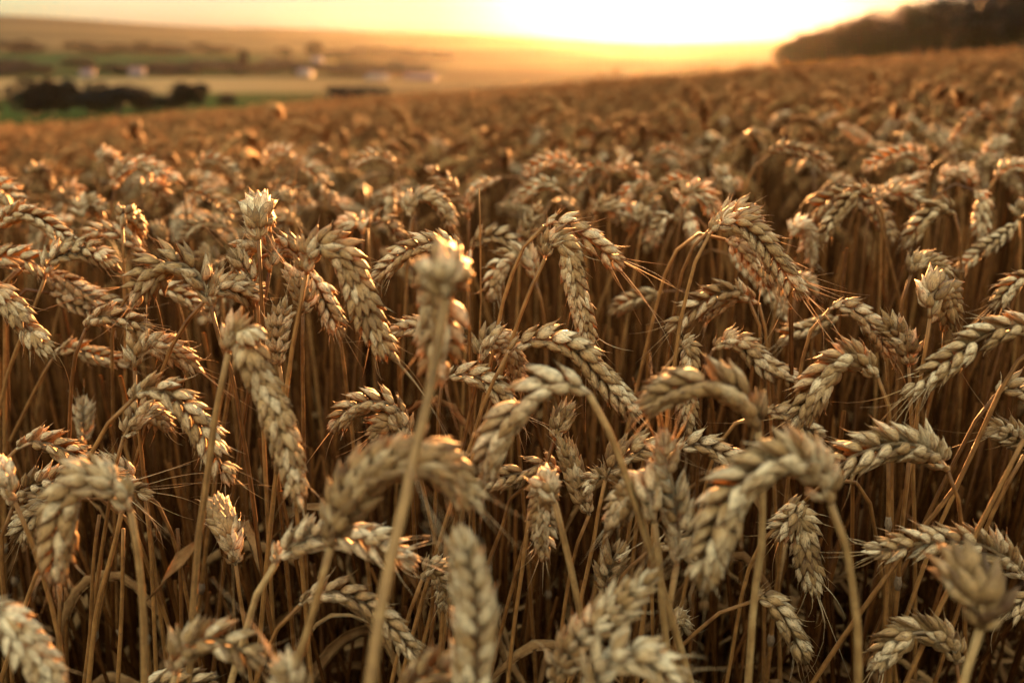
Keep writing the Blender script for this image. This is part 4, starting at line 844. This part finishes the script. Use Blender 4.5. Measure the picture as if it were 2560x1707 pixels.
M_BARK = foliage_material('bark', (.05, .035, .025), (.08, .055, .04))
def crown_mb(mb, rs, w_, h, z0, leaves, leaf, lobes=9, cx=0.0, cy=0.0):
    cs = [(cx + rs.normal(0, w_ * .24), cy + rs.normal(0, w_ * .24), z0 + h * rs.uniform(.25, .8), rs.uniform(.22, .38) * w_) for _ in range(lobes)]
    per = max(3, leaves // lobes); P = []
    for (x, y, z, r) in cs:
        d = rs.normal(size=(per, 3)); d /= np.linalg.norm(d, axis=1)[:, None]; rad = r * rs.uniform(.55, 1.08, per)[:, None]
        P.append(np.array([x, y, z]) + d * rad * np.array([1, 1, .85]))
    P = np.concatenate(P); n = len(P); a = rs.normal(size=(n, 3)); a /= np.linalg.norm(a, axis=1)[:, None]
    b = np.cross(a, rs.normal(size=(n, 3))); b /= np.linalg.norm(b, axis=1)[:, None]; s = leaf * rs.uniform(.6, 1.3, n)[:, None]
    v = np.stack([P + a * s, P + b * s * .6, P - a * s, P - b * s * .6], 1).reshape(-1, 3)
    mb.add(v, np.arange(n * 4).reshape(-1, 4))
def tree_meshes(seed, w_, h, leaves=900, leaf=.55, low=.12):
    rs = np.random.default_rng(seed); mb = MB(); crown_mb(mb, rs, w_, h * (1 - low), h * low, leaves, leaf, 11)
    tb = MB(); add_tube(tb, [(0, 0, -.5), (.1, 0, h * .25), (0, .1, h * .6)], [w_ * .045, w_ * .035, w_ * .012], 7)
    for k in range(4):
        a = k * 1.7 + rs.uniform(0, 1); add_tube(tb, [(0, 0, h * .3), (math.cos(a) * w_ * .15, math.sin(a) * w_ * .15, h * .45), (math.cos(a) * w_ * .3, math.sin(a) * w_ * .3, h * .62)], [w_ * .02, w_ * .014, w_ * .006], 5)
    return mb.mesh('crown', M_TREE, smooth=False), tb.mesh('trunk', M_BARK)
def land_at(px, r):
    t = (px - 1280) / FPX / 1.043 * 1.0; y = r; x = t * y * 1.043
    er = edge_r(x / y); k = min(1, max(0, (r - er) / 60)); return x, y, float(land_z(x / y, r))
TV = [tree_meshes(60 + k, 1.0, 1.0, 1500, .07) for k in range(5)]
def tree(name, px, r, w_, h, label, cat, group, k):
    x, y, z = land_at(px, r); root = bpy.data.objects.new(name, None); COL.objects.link(root); root.location = (x, y, z - .3)
    root.scale = (w_, w_, h); root.rotation_euler = (0, 0, k * 1.3); tag(root, label, cat, group)
    for nm, me in zip(('crown', 'trunk'), TV[k % 5]):
        o = bpy.data.objects.new(nm, me); COL.objects.link(o); o.parent = root
BR = 510
for k, (px, wpx, top, bot, lab) in enumerate([
    (-10, 60, 205, 285, 'dark bush cut by the left picture edge in the green meadow strip'),
    (108, 50, 208, 278, 'dark upright bush, first of a close pair in the meadow strip'),
    (165, 55, 205, 275, 'dark upright bush, second of a close pair in the meadow strip'),
    (262, 85, 216, 276, 'broad dark bush beside an equally broad one in the meadow strip'),
    (318, 70, 218, 276, 'broad dark bush with a flat top left of a small gap'),
    (385, 45, 228, 268, 'small dark bush between the broad one and the tall rounded one'),
    (440, 60, 232, 272, 'low dark bush joined to the tall rounded one'),
    (490, 55, 208, 262, 'tall rounded dark bush ending the meadow row'),
    (585, 34, 228, 258, 'small round bush alone on the thin green strip'),
    (885, 72, 214, 243, 'lone flat dark bush at the far end of the green strip, middle of the picture')]):
    sc_ = BR / FPX * 1.04
    x, y, z = land_at(px, BR)
    zb = CAMZ + BR * (110 - bot) / FPX * 1.04; zt = CAMZ + BR * (110 - top) / FPX * 1.04
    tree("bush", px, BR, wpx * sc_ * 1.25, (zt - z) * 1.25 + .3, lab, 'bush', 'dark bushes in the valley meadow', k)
rs9 = np.random.default_rng(12)
for k in range(84):                                                     # village trees and hedgerow trees
    if k < 54: px, r = float(rs9.uniform(-20, 1120)), float(rs9.uniform(1400, 1800)); h = rs9.uniform(9, 19)
    else: px, r = float(rs9.uniform(-20, 1150)), float(rs9.uniform(2750, 3200)); h = rs9.uniform(13, 24)
    lab = 'hazy tree in the village on the valley floor' if k < 54 else 'hazy tree in the hedgerow above the far green meadow'
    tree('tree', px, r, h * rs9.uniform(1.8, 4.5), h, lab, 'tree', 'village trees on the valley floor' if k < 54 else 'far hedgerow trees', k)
tree('tree', 632, 1500, 10, 34, 'tall narrow tree standing above the village roofs', 'tree', None, 2)
tree('tree', 806, 2600, 40, 42, 'largest far tree, directly behind the pale blue house', 'tree', None, 3)

def flat(name, c, rough=.8):
    m, N, L = mat(name); out = N.new('ShaderNodeOutputMaterial'); p = N.new('ShaderNodeBsdfPrincipled'); p.inputs['Roughness'].default_value = rough
    n = N.new('ShaderNodeTexNoise'); n.inputs['Scale'].default_value = .8; mx = N.new('ShaderNodeMixRGB'); mx.blend_type = 'MULTIPLY'; mx.inputs[0].default_value = .3; mx.inputs[1].default_value = (*c, 1)
    L.new(n.outputs['Color'], mx.inputs[2]); L.new(mx.outputs[0], p.inputs['Base Color']); L.new(p.outputs[0], out.inputs[0]); return m
MW, MBL, MR_, MD, MG_ = flat('render_white', (.07, .06, .055)), flat('render_blue', (.05, .06, .075)), flat('roof_red', (.09, .035, .025)), flat('roof_dark', (.05, .04, .04)), flat('window_glass', (.05, .06, .07), .2)
def box(mb, x0, x1, y0, y1, z0, z1):
    v = [(x, y, z) for z in (z0, z1) for x, y in ((x0, y0), (x1, y0), (x1, y1), (x0, y1))]
    mb.add(v, [(3, 2, 1, 0), (4, 5, 6, 7), (0, 1, 5, 4), (1, 2, 6, 5), (2, 3, 7, 6), (3, 0, 4, 7)])
def house(px, r, wd, dp, hw, hr, wall, roof, label, name='house', nwin=3):
    x, y, z = land_at(px, r); root = bpy.data.objects.new(name, None); COL.objects.link(root); root.location = (x, y, z); tag(root, label, name if name == 'house' else 'barn')
    mb = MB(); box(mb, -wd / 2, wd / 2, -dp / 2, dp / 2, -1.5, hw); link('wall', mb.mesh('wall', wall, False), root)
    mb = MB(); o_ = .5; v = [(-wd / 2 - o_, -dp / 2 - o_, hw), (wd / 2 + o_, -dp / 2 - o_, hw), (wd / 2 + o_, dp / 2 + o_, hw), (-wd / 2 - o_, dp / 2 + o_, hw), (-wd / 2 - o_, 0, hw + hr), (wd / 2 + o_, 0, hw + hr)]
    mb.add(v, [(0, 1, 5, 4), (2, 3, 4, 5)], [(1, 2, 5), (3, 0, 4)]); mb.add([(a, b, c + .02) for a, b, c in v[:4]], [(3, 2, 1, 0)]); ro = link('roof', mb.mesh('roof', roof, False), root)
    if name == 'house':
        mb = MB(); box(mb, wd * .2, wd * .2 + .9, .6, 1.5, hw + hr * .4, hw + hr + 1); link('chimney', mb.mesh('chimney', MR_, False), ro)
    for k in range(nwin):
        xx = -wd / 2 + wd * (k + .5) / nwin; mb = MB(); box(mb, xx - .6, xx + .6, -dp / 2 - .03, -dp / 2 + .05, hw * .35, hw * .75); link('window', mb.mesh('window', MG_, False), root)
house(255, 1320, 16, 10, 5, 5, MW, MR_, 'white house with a red roof, first of two among the village trees')
house(375, 1320, 18, 10, 6, 6, MW, MR_, 'larger white house with a red roof, second of two among the village trees')
house(812, 1950, 20, 12, 13, 7, MBL, MD, 'pale blue tall house below the largest far tree')
house(955, 1250, 26, 12, 5, 2.5, MW, MD, 'long low white barn at the valley edge near the middle', 'barn', 5)
house(1060, 1280, 40, 14, 4, 4, MR_, MR_, 'long reddish barn right of the white barn', 'barn', 6)
house(780, 1350, 18, 10, 6, 4, MW, MD, 'small grey-roofed house before the pale blue one')

# the wood on the ridge: one dark mass running back along the crop, its crowns uneven
mb = MB(); rs = np.random.default_rng(77); tk = MB()
for k in range(190):
    s_ = (k + rs.uniform(-.3, .3)) / 190; q = s_ ** 1.0
    dist = 790 - 560 * q ** .75; px = np.interp(dist, [150, 190, 236, 300, 440, 640, 790], [3400, 2950, 2530, 2345, 2122, 1974, 1913])
    t = (px - 1280) / FPX; row = rs.integers(0, 3); y = dist * 1.0; x = t * y + row * 6 + rs.normal(0, 1.2); y += row * 7
    base = float(plane(x - row * 6, y - row * 7)) - DIP
    tall = np.interp(px, [1905, 1930, 1965, 2120, 2300, 2420, 2560], [8, 17, 20.5, 20, 17, 16, 16]) * rs.uniform(.74, 1.16) + row * .8
    crown_mb(mb, rs, tall * rs.uniform(.55, .8), tall * 1.02, base + .2, 420, .75, 10, x, y)
    add_tube(tk, [(x, y, base - .5), (x + .2, y, base + tall * .6)], [.28, .12], 5); add_tube(tk, [(x, y, base + tall * .3), (x + rs.normal(0, 1.5), y + 1, base + tall * .6)], [.15, .05], 4)
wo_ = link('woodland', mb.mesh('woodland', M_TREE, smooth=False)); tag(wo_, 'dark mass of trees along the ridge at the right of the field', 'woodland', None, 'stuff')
wt = link('trunks', tk.mesh('trunks', M_BARK), wo_)

# ------------------------------------------------------------------ evening haze over the whole valley
mb = MB(); box(mb, -9500, 9500, -60, 9300, -75, 235)
M3, N, L = mat('haze'); out = N.new('ShaderNodeOutputMaterial'); pv = N.new('ShaderNodeVolumePrincipled')
pv.inputs['Density'].default_value = HAZE_DENSITY; pv.inputs['Color'].default_value = (.96, .93, .90, 1); pv.inputs['Anisotropy'].default_value = .80
L.new(pv.outputs[0], out.inputs['Volume'])
hz = link('haze', mb.mesh('haze', M3, False)); tag(hz, 'thin golden evening haze hanging over the valley', None, None, 'stuff')
print('stalks', len(STALKS), 'objects', len(bpy.data.objects), 'ground z', gv[:, 2].min(), gv[:, 2].max())
